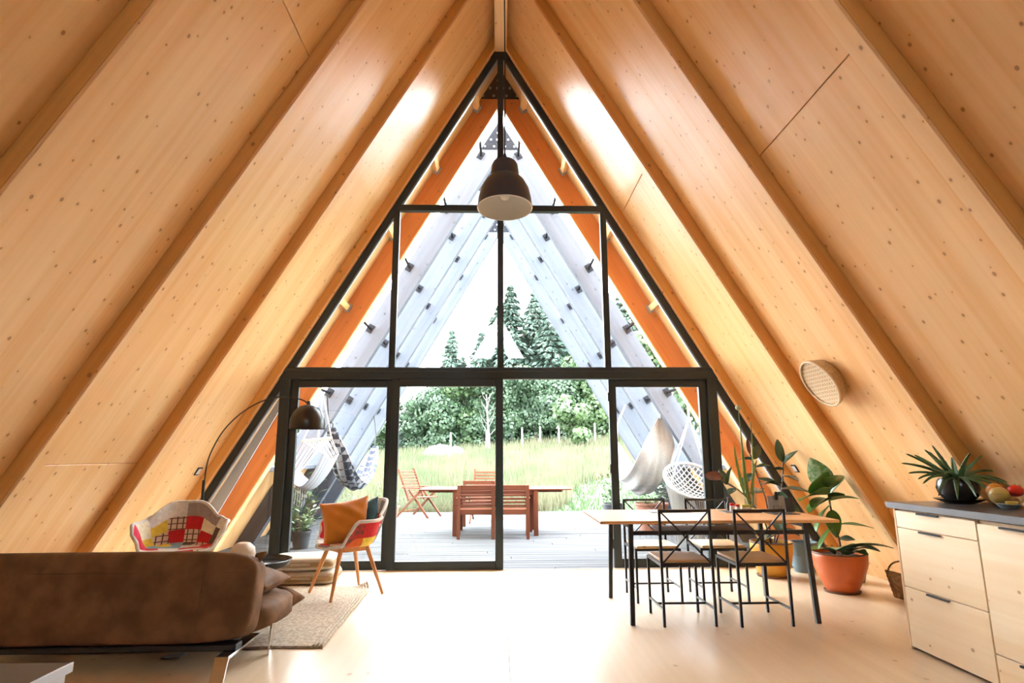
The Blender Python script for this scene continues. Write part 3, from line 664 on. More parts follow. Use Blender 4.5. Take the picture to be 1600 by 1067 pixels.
# white cloth hammock on the right
t = thing('cloth_hammock', 'plain white cloth hammock gathered at one end left of the hanging chair', 'hammock', (2.3, 9.6, 0.0))
path2 = spline([(0.17, -0.6, 1.76), (0.15, -0.55, 1.42), (0.11, -0.46, 1.02), (0.03, -0.22, 0.66), (-0.06, 0.25, 0.60), (-0.13, 0.8, 0.92), (-0.16, 1.15, 1.42)], 7); n2 = len(path2)
def hm2(u, v):
    i = min(n2-1, int(round(v*(n2-1)))); c = path2[i]; k = max(0, math.sin(PI*v)); w = 0.03 + 0.27*k**0.8; a = u*2-1
    return (c.x + a*w, c.y - 0.10*abs(a)*k, c.z + 0.30*a*a*k*k + 0.018*math.sin(a*14)*(0.4+k))
obj('cloth', MB().sheet(hm2, 26, n2-1, 0.012), M['cloth'], t, smooth=1.0)
obj('hanging_rope', MB().tube([path2[0], (0.25, -0.75, 1.95), (0.33, -0.8, 2.13)], 0.014, 6), M['rope'], t)
obj('hanging_rope', MB().tube([path2[-1], (-0.1, 1.35, 1.75), (0.1, 1.5, 2.13)], 0.014, 6), M['rope'], t)
obj('knot', MB().lathe([(0, -0.05), (0.03, -0.03), (0.035, 0), (0.03, 0.03), (0, 0.05)], 10, (0.18, -0.61, 1.78)), M['rope'], t, smooth=3.2)
# macrame hanging chair
t = thing('macrame_chair', 'white macrame hanging chair with round netted back beside the right door post', 'hanging chair', (2.72, 8.4, 0.0))
R0 = 0.40; tilt = math.radians(36); RC = Vector((0, 0, 0.84))
def rp(a, r=R0, dep=0.0):
    p = Vector((r*math.cos(a), r*math.sin(a), -dep)); p.rotate(Matrix.Rotation(tilt, 3, 'X')); p.rotate(Matrix.Rotation(math.radians(6), 3, 'Y')); return p + RC
obj('ring', MB().tube([rp(2*PI*i/40) for i in range(40)], 0.022, 8, closed=True), M['rope'], t, smooth=3.2)
obj('seat_ring', MB().tube([(0.30*math.cos(2*PI*i/32), 0.02+0.30*math.sin(2*PI*i/32), 0.40) for i in range(32)], 0.018, 8, closed=True), M['rope'], t, smooth=3.2)
for d in range(2):
    for i in range(-6, 7):
        c = i*0.058; h = math.sqrt(max(0.0, R0*R0 - c*c))
        if h < 0.06: continue
        pts = []
        for k in range(13):
            s_ = -h + 2*h*k/12; ca, sa = math.cos(PI/4+d*PI/2), math.sin(PI/4+d*PI/2); x_, y_ = s_*ca - c*sa, s_*sa + c*ca; rr = math.hypot(x_, y_)
            pts.append(rp(math.atan2(y_, x_), rr, 0.20*(1-(rr/R0)**2)))
        obj('net_strand', MB().tube(pts, 0.0085, 5), M['rope'], t, smooth=3.2)
top = Vector((0.0, 0.02, 1.70))
for a in (0.9, 2.2, 3.6, 5.8): obj('hanging_rope', MB().tube([rp(a), rp(a).lerp(top, 0.5)+Vector((0, 0, -0.01)), top], 0.011, 6), M['rope'], t)
obj('hanging_rope', MB().tube([top, (0.0, 0.03, 2.08)], 0.014, 6), M['rope'], t)
for i in range(40):
    a = PI + PI*i/39 if i < 28 else 2*PI*i/40
    p = rp(PI*1.0 + PI*i/39); qn = Vector((0.30*math.cos(PI+PI*i/39), 0.02+0.30*math.sin(PI+PI*i/39), 0.40))
    obj('skirt_strand', MB().tube([p, p.lerp(qn, 0.6), qn, qn+Vector((0, 0, -0.28-0.05*(i % 3)))], 0.009, 5), M['rope'], t)

# ------------------------------------------------------------------ pots on the deck
M['terracotta'] = plain('terracotta', (0.27, 0.11, 0.065), 0.75, noise=0.2, nscale=12)
M['darkpot'] = plain('dark_plastic_pot', (0.03, 0.032, 0.035), 0.5)
M['herb'] = leafmat('herb_leaf', (0.09, 0.16, 0.04), (0.055, 0.11, 0.03))
M['lavender'] = leafmat('grey_green_leaf', (0.12, 0.15, 0.10), (0.08, 0.11, 0.065))
M['earth'] = plain('potting_soil', (0.03, 0.02, 0.014), 0.95, noise=0.4, nscale=60, bumpy=0.6)
def pot_mb(rb_, rt, h, rim=0.015, th=0.012):
    return MB().lathe([(0, 0), (rb_, 0), (rt, h-0.03), (rt+rim, h-0.03), (rt+rim, h), (rt+rim-th, h), (rt-th, h-0.05), (rb_*0.9, 0.02), (0, 0.02)], 28)
def leaf_mb(L, W, bend=0.25, fold=0.12, th=0.002, tip=1.0, nu=4, nv=9):
    """leaf growing along +Y, upper face +Z"""
    def fn(u, v):
        a = u*2-1; w = W/2*(math.sin(PI*min(1, max(0.0, v*0.97+0.015))**0.85)**0.8); y_ = L*v
        return (a*w, y_*(1-0.12*bend*v), -bend*L*v*v*0.6 + fold*abs(a)*w*2 + 0.01*L*math.sin(v*9)*a)
    return MB().sheet(fn, nu, nv, th)
def aim(p, d, roll=0.0):
    d = Vector(d).normalized(); up = Vector((0, 0, 1)) if abs(d.z) < 0.95 else Vector((0, 1, 0))
    x = d.cross(up).normalized(); z = x.cross(d); return axes(p, x, d, z) @ RY(roll)
def shrub(name, label, cat, loc, pot, mat, potmat, n, h, spread, L, seed, group=None):
    q = random.Random(seed); t = thing(name, label, cat, loc, 0, group)
    obj('pot', pot_mb(*pot), potmat, t, smooth=0.6); obj('soil', MB().lathe([(0, 0), (pot[1]-0.02, 0)], 20, (0, 0, pot[2]-0.045)), M['earth'], t)
    me = leaf_mb(L, L*0.35).mesh('leaf'); me.materials.append(mat); me.polygons.foreach_set('use_smooth', [True]*len(me.polygons))
    for i in range(n):
        a = q.uniform(0, 6.28); r_ = spread*q.random()**0.6; z = pot[2] + h*q.random(); p0 = Vector((0.3*r_*math.cos(a), 0.3*r_*math.sin(a), pot[2]-0.04)); p1 = Vector((r_*math.cos(a), r_*math.sin(a), z))
        obj('stem', MB().tube([p0, p0.lerp(p1, 0.6)+Vector((0, 0, 0.04)), p1], 0.003, 4), mat, t)
        for k in range(4): obj('leaf', me, mat, t, aim(p0.lerp(p1, 0.45+0.18*k), (math.cos(a+k*2.2), math.sin(a+k*2.2), 0.5)))
    return t
shrub('potted_plant', 'green leafy plant in a dark pot under the rope hammock chair', 'potted plant', (-2.75, 8.55, DZ), (0.10, 0.13, 0.24), M['herb'], M['darkpot'], 16, 0.34, 0.22, 0.12, 1)
shrub('potted_plant', 'bushy green plant standing on the left ledge side behind the rope hammock chair', 'potted plant', (-3.05, 9.35, DZ), (0.13, 0.17, 0.3), M['herb'], M['darkpot'], 24, 0.75, 0.3, 0.15, 2)
shrub('potted_plant', 'small twiggy plant in a terracotta pot behind the patchwork chair', 'potted plant', (-2.15, 11.8, DZ), (0.16, 0.22, 0.30), M['herb'], M['terracotta'], 10, 0.6, 0.3, 0.07, 3)
shrub('potted_plant', 'grey green rounded shrub behind the patchwork chair', 'potted plant', (-2.75, 11.6, DZ), (0.15, 0.2, 0.2), M['lavender'], M['darkpot'], 40, 0.34, 0.33, 0.08, 4)
shrub('potted_plant', 'leafy plant in a large terracotta pot behind the white cloth hammock', 'potted plant', (2.55, 10.1, DZ), (0.19, 0.27, 0.46), M['herb'], M['terracotta'], 16, 0.4, 0.35, 0.14, 5)
shrub('potted_plant', 'leafy plant in a dark pot left of the large terracotta pot', 'potted plant', (2.2, 11.6, DZ), (0.15, 0.2, 0.34), M['herb'], M['darkpot'], 20, 0.55, 0.32, 0.14, 6)
# ------------------------------------------------------------------ sofa corner
M['leather'] = plain('brown_leather', (0.215, 0.118, 0.066), 0.55, nscale=7, col2=(0.12, 0.066, 0.036), bumpy=0.12, spec=0.04)
M['jute'] = plain('jute_rug', (0.56, 0.47, 0.355), 0.95, nscale=45, col2=(0.35, 0.275, 0.195), bumpy=0.9)
def soft_box(w, d, h, e=5.0, nu=40, nv=20, bulge=0.0, wr=0.0):
    """superellipsoid slab, soft like an upholstered cushion"""
    def fn(u, v):
        a = u*2*PI; t = (v-0.5)*PI; sg = lambda x, p: math.copysign(abs(x)**p, x); p = 2.0/e
        ct = sg(math.cos(t), p); x = ct*sg(math.cos(a), p); y_ = ct*sg(math.sin(a), p); z = sg(math.sin(t), p)
        k = 1 + wr*math.sin(11*x+3*z)*math.sin(9*z+5*y_)
        return (x*w/2*k, y_*d/2*(1+bulge*(1-x*x)*(1-z*z))*k, z*h/2)
    return MB().grid(fn, nu, nv, True)
sf = thing('sofa', 'brown leather sofa on flat chrome legs seen from behind', 'sofa', (-2.45, 3.62, 0.0), math.radians(1.0))
bk = obj('back_cushion', soft_box(1.98, 0.25, 0.50, 7, 64, 26, 0.10, 0.006), M['leather'], sf, T(0, 0.13, 0.383) @ RX(math.radians(-13)), smooth=3.2)
obj('seam', MB().tube([(0.70, -0.131, 0.215), (0.705, -0.138, 0.0), (0.71, -0.131, -0.215)], 0.0035, 5), M['leather'], bk)
obj('seam', MB().tube([(-0.95, -0.118, 0.13), (0.0, -0.137, 0.13), (0.95, -0.118, 0.13)], 0.003, 5), M['leather'], bk)
obj('corner_tip', MB().tube([(0.955, 0.0, 0.215), (0.985, 0.0, 0.236), (1.0, 0.0, 0.246)], [0.03, 0.018, 0.006], 8), M['leather'], bk, smooth=3.2)
obj('seat_cushion', soft_box(2.02, 0.80, 0.22, 4.5, 64, 22, 0.0, 0.012), M['leather'], sf, T(0.03, 0.47, 0.225) @ RX(math.radians(-3)), smooth=3.2)
obj('corner_tip', MB().tube([(0.90, 0.74, 0.225), (0.98, 0.80, 0.22), (1.03, 0.83, 0.215), (1.055, 0.845, 0.212)], [0.09, 0.06, 0.025, 0.006], 10), M['leather'], sf, smooth=3.2)
obj('base_frame', MB().box(-0.95, 0.93, -0.005, 0.09, 0.118, 0.15, 0.004).box(-0.9, 0.86, 0.09, 0.7, 0.118, 0.14), M['black'], sf)
for x in (0.90, -0.55):
    lg = MB().bar((x, 0.34, 0.112), (x, -0.11, 0.112), 0.075, 0.014, (0, 0, 1), 0.002).bar((x, -0.104, 0.118), (x, -0.16, 0.0), 0.075, 0.014, (0, 1, 0), 0.002)
    obj('rear_leg', lg, M['chrome'], sf)
for x in (1.02, -0.78): obj('front_leg', MB().bar((x, 0.335, 0.25), (x-0.012, 0.32, 0.0), 0.014, 0.045, (0, 1, 0), 0.002), M['chrome'], sf)
cu = obj('cushion', MB().pillow(0.46, 0.46, 0.17, 20, 0.08, 0.05, 4), M['leather'], smooth=3.2); cu.matrix_world = T(-1.70, 4.12, 0.40) @ RX(math.radians(-3)) @ RY(math.radians(3)); tag(cu, 'small brown leather cushion lying on the right end of the sofa', 'cushion')

def rug_fn(u, v):
    x = -3.30 + 2.13*u + 0.003*math.sin(v*23); y_ = 4.06 + 1.74*v + 0.003*math.sin(u*31)
    c = max(0, u-0.93)/0.07*max(0, v-0.93)/0.07
    return (x - (0.05*(v-0.5) if u > 0.5 else 0) - 0.03*c, y_ - 0.03*c, 0.009 + 0.05*c)
rg = obj('rug', MB().sheet(rug_fn, 60, 50, 0.014), M['jute'], smooth=1.0); tag(rg, 'beige woven jute rug between sofa and windows', 'rug')
rg2 = MB()
for i in range(3): rg2.tube([Vector(rug_fn(0.995 - 0.012*i, k/40))+Vector((0, 0, 0.008)) for k in range(41)], 0.007, 5)
obj('border_braid', rg2, M['jute'], rg, smooth=3.2)
ol = obj('floor_socket', MB().box(-0.055, 0.055, -0.05, 0.05, 0, 0.007, 0.002), M['flash']); ol.location = (-2.02, 3.95, 0.0); tag(ol, 'flat grey metal socket plate in the floor behind the sofa', 'floor socket')
# low cabinet at the lower left corner of the view
M['gloss'] = plain('grey_lacquer', (0.085, 0.075, 0.062), 0.45, spec=0.3)
t = thing('low_cabinet', 'low grey lacquered cabinet with pale metal edges in front of the sofa back', 'cabinet', (-2.05, 2.0, 0.0))
obj('body', MB().box(-0.42, 0.42, -0.40, 0.40, 0.06, 0.42, 0.004), M['flash'], t); obj('top', MB().box(-0.43, 0.43, -0.41, 0.41, 0.42, 0.45, 0.003), M['gloss'], t)
obj('edge_trim', MB().box(0.43, 0.436, -0.41, 0.41, 0.418, 0.452, 0.001), M['flash'], t); obj('plinth', MB().box(-0.38, 0.38, -0.36, 0.36, 0, 0.06), M['black'], t)

# ------------------------------------------------------------------ patchwork armchairs
PAT = {}
def fab(name, c, c2=None, sc=30): PAT[name] = plain('patch_'+name, c, 0.9, nscale=sc, col2=c2 or tuple(x*0.8 for x in c), bumpy=0.1)
fab('red', (0.55, 0.012, 0.02)); fab('white', (0.68, 0.66, 0.62)); fab('yellow', (0.70, 0.50, 0.06)); fab('cream', (0.74, 0.66, 0.46)); fab('blue', (0.24, 0.40, 0.50)); fab('brown', (0.11, 0.075, 0.055)); fab('grey', (0.32, 0.27, 0.26)); fab('pink', (0.62, 0.02, 0.07)); fab('olive', (0.52, 0.50, 0.10)); fab('orange', (0.66, 0.12, 0.02))
fab('dotted', (0.50, 0.02, 0.02), (0.06, 0.04, 0.03), 24)
m, nt, b = new_mat('patch_tartan'); PAT['tartan'] = m
tc = N(nt, 'ShaderNodeTexCoord'); w1_ = N(nt, 'ShaderNodeTexWave', bands_direction='X'); w2_ = N(nt, 'ShaderNodeTexWave', bands_direction='Z')
for w_ in (w1_, w2_): w_.inputs['Scale'].default_value = 7; nt.links.new(tc.outputs['Object'], w_.inputs[0])
lines = math_node(nt, 'MAXIMUM', maprange(nt, w1_.outputs['Fac'], 0.86, 0.92), maprange(nt, w2_.outputs['Fac'], 0.9, 0.95))
nt.links.new(mix(nt, lines, (0.55, 0.42, 0.32), (0.10, 0.04, 0.035)), b.inputs['Base Color']); b.inputs['Roughness'].default_value = 0.9
def sstep(a, b_, x): t_ = min(1, max(0, (x-a)/(b_-a))); return t_*t_*(3-2*t_)
def shell_pt(phi, t_, off=0.0):
    """phi: angle from the back (+Y) around the bucket, t_: 0 seat centre .. 1 rim; front faces -Y"""
    ph = abs((phi+PI) % (2*PI) - PI); d = math.degrees(ph)
    H = 0.355*(1-sstep(14, 72, d)) + 0.205*sstep(14, 72, d)*(1-sstep(100, 126, d))
    R = 0.245 + 0.05*sstep(30, 80, d) - 0.055*sstep(110, 150, d)
    lean = 0.06*(1-sstep(20, 70, d))
    if t_ < 0.6: g = t_/0.6*0.80; h = 0.012*(t_/0.6)**2
    else:
        k = (t_-0.6)/0.4; g = 0.80 + 0.24*math.sin(k*PI/2)**0.8 + 0.06*k*k; h = 0.012 + (k**1.35)*(1-0.012)
    z = 0.43 + (H*h if H > 0.02 else 0) - (0.022*sstep(126, 160, d)*max(0, (t_-0.75)/0.25)**2) - 0.012*(1-t_)
    r_ = R*g + lean*max(0, (t_-0.6)/0.4) + (0.03*max(0, (t_-0.85)/0.15)**2 if 55 < d < 112 else 0)
    return Vector((r_*math.sin(phi), r_*math.cos(phi), z))
def shell_n(phi, t_):
    e = 1e-3; a = shell_pt(phi+e, max(0.02, t_)) - shell_pt(phi-e, max(0.02, t_)); b_ = shell_pt(phi, min(1, t_+e)) - shell_pt(phi, max(0.0, t_-e)); n_ = a.cross(b_)
    if n_.length < 1e-12: return Vector((0, 0, 1))
    n_.normalize(); return n_ if n_.z > 0 or t_ > 0.6 else -n_
def patch_chair(label, loc, rz, inner, outer):
    t = thing('patchwork_armchair', label, 'armchair', loc, rz, 'patchwork armchairs')
    NP, NT = 72, 20; v1, v2 = [], []
    def P(i, j, s):
        phi = 2*PI*i/NP; tt = j/NT; n_ = shell_n(phi, tt); c = shell_pt(phi, tt); ctr = Vector((0, 0, 0.62)) - c
        if n_.dot(ctr) < 0: n_ = -n_
        return c + n_*(0.012*s)
    inn = MB().grid(lambda u, v: P(u*NP, v*NT, 1), NP, NT, True); out = MB().grid(lambda u, v: P(u*NP, v*NT, -1), NP, NT, True)
    mb = MB().add(inn.v, inn.f); o = len(mb.v); mb.add(out.v, [f[::-1] for f in out.f]); b0_ = NT*NP
    mb.f += [(b0_+i, b0_+(i+1) % NP, o+b0_+(i+1) % NP, o+b0_+i) for i in range(NP)]
    sh = obj('shell', mb, PAT['white'], t, smooth=3.2)
    rim = MB().tube([P(i, NT, 0) for i in range(NP)], 0.0145, 8, closed=True); obj('piping', rim, PAT['white'], sh, smooth=3.2)
    nph = 12; bands = ((0.0, 0.40), (0.40, 0.64), (0.64, 0.78), (0.78, 0.89), (0.89, 0.99))
    for s, tab in ((1.16, inner), (-1.16, outer)):
        for bi, (t0, t1) in enumerate(bands):
            for k in range(nph):
                if bi == 0 and k % 3: continue
                span = 3 if bi == 0 else 1; c_ = tab[(k*5 + bi*7 + (3 if s < 0 else 0)) % len(tab)] if not isinstance(tab, dict) else tab.get((k, bi), 'white')
                n1, n2_ = (6*span, 5)
                pm = MB().grid(lambda u, v: P((k + u*span)*NP/nph + 0.0, (t0 + (t1-t0)*v)*NT, s), n1, n2_)
                if s < 0: pm.f = [f[::-1] for f in pm.f]
                obj('patch', pm, PAT[c_], sh, smooth=3.2)
    for sx_ in (-1, 1):
        for sy_ in (-1, 1): obj('leg', MB().tube([(sx_*0.13, sy_*0.12, 0.40), (sx_*0.235, sy_*0.235, 0.0)], [0.021, 0.013], 10), M['beech'], t, smooth=0.8)
    for sy_ in (-1, 1): obj('crossbar', MB().bar((-0.13, sy_*0.12, 0.385), (0.13, sy_*0.12, 0.385), 0.03, 0.045, (0, 0, 1), 0.003), M['beech'], t)
    for sx_ in (-1, 1): obj('crossbar', MB().bar((sx_*0.13, -0.10, 0.385), (sx_*0.13, 0.10, 0.385), 0.028, 0.04, (0, 0, 1), 0.003), M['beech'], t)
    return t
inner1 = {}
seq = ['tartan', 'red', 'brown', 'cream', 'red', 'blue', 'white', 'white', 'pink', 'yellow', 'tartan', 'red']
seq2 = ['brown', 'tartan', 'red', 'pink', 'white', 'white', 'white', 'white', 'red', 'blue', 'yellow', 'blue']
seq3 = ['grey', 'grey', 'white', 'white', 'tartan', 'pink', 'white', 'white', 'pink', 'cream', 'white', 'white']
seq4 = ['red', 'cream', 'brown', 'red', 'white', 'red', 'white', 'white', 'red', 'cream', 'yellow', 'tartan']
for k in range(12): inner1[(k, 0)] = ('white', 'red', 'white', 'blue')[k//3]; inner1[(k, 1)] = seq2[k]; inner1[(k, 2)] = seq[k]; inner1[(k, 3)] = seq4[k]; inner1[(k, 4)] = seq3[k]
outer1 = {}
o1 = ['olive', 'brown', 'yellow', 'orange', 'red', 'blue', 'grey', 'white', 'orange', 'olive', 'brown', 'olive']; o2 = ['cream', 'brown', 'red', 'dotted', 'blue', 'grey', 'white', 'white', 'red', 'dotted', 'cream', 'white']
o3 = ['white', 'grey', 'blue', 'dotted', 'white', 'grey', 'white', 'white', 'dotted', 'dotted', 'cream', 'blue']
for k in range(12): outer1[(k, 0)] = 'grey'; outer1[(k, 1)] = o1[k]; outer1[(k, 2)] = o1[k]; outer1[(k, 3)] = o2[k]; outer1[(k, 4)] = o2[k]
patch_chair('patchwork armchair behind the sofa, facing into the room', (-2.69, 5.2, 0.018), math.radians(20), inner1, outer1)
patch_chair('patchwork armchair with orange and teal cushions beside the glass door', (-1.365, 5.50, 0.018), math.radians(-52), inner1, outer1)
M['ochre'] = plain('ochre_velvet', (0.64, 0.225, 0.014), 0.8, nscale=5, col2=(0.52, 0.165, 0.01), sheen=0.4, bumpy=0.2)
M['teal'] = plain('teal_fabric', (0.035, 0.12, 0.16), 0.85, nscale=12, col2=(0.02, 0.075, 0.1))
cu = obj('cushion', MB().pillow(0.43, 0.40, 0.19, 26, 0.13, 0.16, 6), M['ochre'], smooth=3.2)
cu.matrix_world = T(-1.37, 5.42, 0.63) @ RZ(math.radians(12)) @ RY(math.radians(-9)) @ RX(math.radians(72)); tag(cu, 'ochre orange velvet cushion standing on the patchwork armchair', 'cushion')
cu = obj('cushion', MB().pillow(0.34, 0.34, 0.13, 18, 0.07, 0.06, 7), M['teal'], smooth=3.2)
cu.matrix_world = T(-1.24, 5.53, 0.63) @ RZ(math.radians(-50)) @ RX(math.radians(64)) @ RZ(math.radians(30)); tag(cu, 'dark teal cushion tucked behind the ochre one', 'cushion')

# ------------------------------------------------------------------ arc lamp, tray table, floor cushions
M['lampblack'] = plain('dark_lamp_metal', (0.030, 0.028, 0.026), 0.30, 0.4)
M['lampwhite'] = plain('white_lamp_lining', (0.90, 0.89, 0.86), 0.45)
t = thing('arc_floor_lamp', 'black arc floor lamp with a round dome shade beside the windows', 'floor lamp', (-2.83, 5.8, 0.0))
obj('base', MB().lathe([(0, 0), (0.17, 0), (0.17, 0.02), (0.16, 0.028), (0.02, 0.03), (0.016, 0.06)], 32), M['lampblack'], t, smooth=0.6)
obj('pole', MB().tube([(0, 0, 0.02), (0.005, 0, 0.70), (0.0, 0, 0.98)], 0.014, 10), M['lampblack'], t, smooth=0.7)
arcpx = [(319.7, 757), (324, 723), (332, 699), (345, 674), (362, 654), (380.6, 639), (401, 627.5), (422, 621), (439, 620), (459, 622), (474, 626), (481, 632)]
arcw = [(0.005, 0, 0.95), (0.018, 0, 1.142), (0.062, 0, 1.287), (0.138, 0, 1.437), (0.237, 0, 1.557), (0.344, 0, 1.647), (0.464, 0, 1.718), (0.587, 0, 1.760), (0.686, 0, 1.770), (0.804, 0, 1.760), (0.892, 0, 1.738), (0.94, 0, 1.70)]
obj('arc', MB().tube(spline(arcw, 4), 0.0065, 8), M['lampblack'], t, smooth=3.2)
sh = [(0.012, 0.235), (0.04, 0.232), (0.09, 0.21), (0.135, 0.165), (0.16, 0.105), (0.168, 0.05), (0.166, 0.0)]
obj('lamp_shade', MB().lathe(sh + [(r_-0.004, z_) for r_, z_ in sh[::-1]], 40, (0.945, 0, 1.46)), M['lampblack'], t, smooth=0.8)
obj('socket', MB().lathe([(0, 0.27), (0.014, 0.27), (0.02, 0.23), (0.02, 0.15), (0, 0.15)], 16, (0.945, 0, 1.46)), M['lampblack'], t, smooth=0.7)
t = thing('tray_table', 'round black tray table on splayed wooden legs behind the sofa end', 'side table', (-1.905, 4.84, 0.016))
obj('tray', MB().lathe([(0, 0), (0.235, 0), (0.25, 0.01), (0.262, 0.05), (0.256, 0.052), (0.244, 0.016), (0, 0.012)], 48, (0, 0, 0.345)), plain('black_tray', (0.012, 0.013, 0.014), 0.25), t, smooth=0.7)
for k in range(4):
    a = PI/4+k*PI/2; obj('leg', MB().bar((0.15*math.cos(a), 0.15*math.sin(a), 0.345), (0.21*math.cos(a), 0.21*math.sin(a), 0.0), 0.022, 0.03, (0, 1, 0), 0.003), M['darkwood'], t)
bl = obj('round_vase', MB().lathe([(0, 0), (0.045, 0.0), (0.08, 0.035), (0.094, 0.085), (0.085, 0.135), (0.05, 0.168), (0.022, 0.176), (0.018, 0.17), (0.0, 0.165)], 28), plain('cream_ceramic', (0.66, 0.56, 0.44), 0.5, noise=0.1), smooth=3.2); bl.location = (-2.0, 4.80, 0.374); tag(bl, 'round cream ceramic vase on the tray table', 'vase')
M['canvas'] = plain('sand_canvas', (0.50, 0.44, 0.35), 0.92, nscale=90, col2=(0.42, 0.36, 0.28), bumpy=0.2); M['canvas_side'] = plain('tan_canvas', (0.36, 0.25, 0.13), 0.92, noise=0.15, nscale=60)
for z0, dx, lab, sd in ((0.0, 0.0, 'lower sand coloured floor cushion of the pair beside the glass door', 0), (0.125, -0.03, 'upper sand coloured floor cushion of the pair beside the glass door', 1)):
    t = thing('floor_cushion', lab, 'floor cushion', (-1.90+dx, 6.13, z0), math.radians(3+4*sd), 'stacked floor cushions')
    obj('body', soft_box(0.60, 0.46, 0.122, 6, 44, 16, 0.0), M['canvas'], t, T(0, 0, 0.061), smooth=3.2)
    obj('side_band', soft_box(0.61, 0.47, 0.055, 9, 44, 8, 0.0), M['canvas_side'], t, T(0, 0, 0.061), smooth=3.2)
    obj('handle', MB().bar((-0.09, -0.245, 0.065), (0.09, -0.245, 0.065), 0.012, 0.022, (0, 0, 1), 0.003), M['canvas'], t)

# ------------------------------------------------------------------ pendant lamp
t = thing('pendant_lamp', 'large dark pendant lamp with pale inside hanging from the ridge', 'pendant lamp', (0.008, 3.4, 2.70))
t.rotation_euler = (math.radians(-3), 0, 0)
M['shade_grey'] = plain('dark_grey_shade', (0.060, 0.064, 0.074), 0.4)
pr = [(0.166, 0.0), (0.169, 0.004), (0.164, 0.06), (0.150, 0.125), (0.125, 0.175), (0.098, 0.205), (0.088, 0.212), (0.087, 0.25), (0.082, 0.292), (0.072, 0.312), (0.03, 0.325), (0.0, 0.327)]
obj('shade', MB().lathe(pr, 48), M['shade_grey'], t, smooth=0.7)
obj('shade_lining', MB().lathe([(0.166, 0.0005), (0.160, 0.06), (0.146, 0.123), (0.121, 0.172), (0.095, 0.20), (0.08, 0.21), (0.0, 0.215)], 48), M['lampwhite'], t, smooth=1.2)
obj('rim', MB().tube([(0.168*math.cos(2*PI*i/48), 0.168*math.sin(2*PI*i/48), 0.002) for i in range(48)], 0.004, 6, closed=True), M['lampwhite'], t, smooth=3.2)
obj('socket', MB().lathe([(0, 0.21), (0.028, 0.21), (0.028, 0.15), (0.02, 0.14), (0, 0.14)], 20), M['lampwhite'], t, smooth=0.7)
obj('bulb', MB().lathe([(0, 0.06), (0.022, 0.065), (0.034, 0.09), (0.03, 0.12), (0.016, 0.142), (0, 0.143)], 20), M['lampwhite'], t, smooth=3.2)
obj('cable', MB().tube([(0, 0, 0.32), (0.004, 0.02, 1.0), (0.0, 0.06, 2.0), (0.012, 0.185, 3.53)], 0.005, 6), M['black'], t)
obj('cable_grip', MB().lathe([(0, 0.32), (0.012, 0.32), (0.012, 0.36), (0.006, 0.38), (0, 0.38)], 12), M['black'], t, smooth=0.7)

# ------------------------------------------------------------------ dining table and chairs
t = thing('dining_table', 'wooden dining table with slim black steel legs', 'table', (1.61, 4.90, 0.0))
tb = [(-0.89, -0.47), (0.89, -0.47), (0.89, 0.47), (-0.89, 0.47)]
obj('table_top', MB().box(-0.89, 0.89, -0.45, 0.47, 0.700, 0.722, 0.004), M['table_wood'], t)
for sx_ in (-1, 1):
    for sy_ in (-1, 1): obj('leg', MB().bar((sx_*0.655, sy_*0.385, 0.70), (sx_*0.675, sy_*0.415, 0.0), 0.034, 0.034, (0, 1, 0), 0.003), M['black'], t)
    obj('cross_rail', MB().box(sx_*0.655-0.015, sx_*0.655+0.015, -0.37, 0.37, 0.665, 0.695, 0.002), M['black'], t)
for y_ in (-0.385, 0.385): obj('long_rail', MB().box(-0.64, 0.64, y_-0.012, y_+0.012, 0.615, 0.645, 0.002), M['black'], t)
obj('under_shelf', MB().box(-0.35, 0.35, -0.25, 0.25, 0.60, 0.612, 0.002), M['black'], t)
def dining_chair(label, loc, rz):
    """faces +Y at rz = 0, the X-shaped back is nearest the camera"""
    t = thing('dining_chair', label, 'chair', loc, rz, 'black steel chairs with wooden seats at the dining table')
    w, k = 0.185, 0.010; B = M['black']
    for s in (-1, 1):
        obj('back_post', MB().bar((s*w, 0, 0.0), (s*w, 0.0, 0.80), 0.019, 0.019, (0, 1, 0), 0.002), B, t)
        obj('front_leg', MB().bar((s*w, 0.385, 0.0), (s*w, 0.385, 0.43), 0.019, 0.019, (0, 1, 0), 0.002), B, t)
        obj('side_rail', MB().bar((s*w, 0.01, 0.42), (s*w, 0.375, 0.42), 0.017, 0.02), B, t)
        obj('side_stretcher', MB().bar((s*w, 0.01, 0.115), (s*w, 0.375, 0.115), 0.014, 0.014), B, t)
        obj('diagonal', MB().tube([(-s*(w-0.012), 0.0, 0.785), (0, 0.004*s, 0.61), (s*(w-0.012), 0.0, 0.432)], 0.0065, 6), B, t)
    obj('top_rail', MB().tube(bez((-w-0.009, 0, 0.795), (0, -0.03, 0.795), (w+0.009, 0, 0.795), 8), 0.0105, 4), B, t)
    for y_ in (0.0, 0.385): obj('seat_rail', MB().bar((-w, y_, 0.42), (w, y_, 0.42), 0.016, 0.02), B, t)
    obj('cross_stretcher', MB().bar((-w, 0.19, 0.115), (w, 0.19, 0.115), 0.014, 0.014), B, t)
    obj('seat', MB().box(-w+0.006, w-0.006, 0.014, 0.40, 0.43, 0.45, 0.004), M['seat_wood'], t)
    return t
dining_chair('black steel cross-back chair on the camera side of the table, nearer the doorway', (1.335, 4.43, 0), 0.0)
dining_chair('black steel cross-back chair on the camera side of the table, nearer the pots', (1.88, 4.41, 0), 0.015)
dining_chair('black steel cross-back chair on the window side of the table, nearer the doorway', (1.30, 5.50, 0), PI+0.02)
dining_chair('black steel cross-back chair on the window side of the table, by the vase', (1.87, 5.50, 0), PI-0.02)

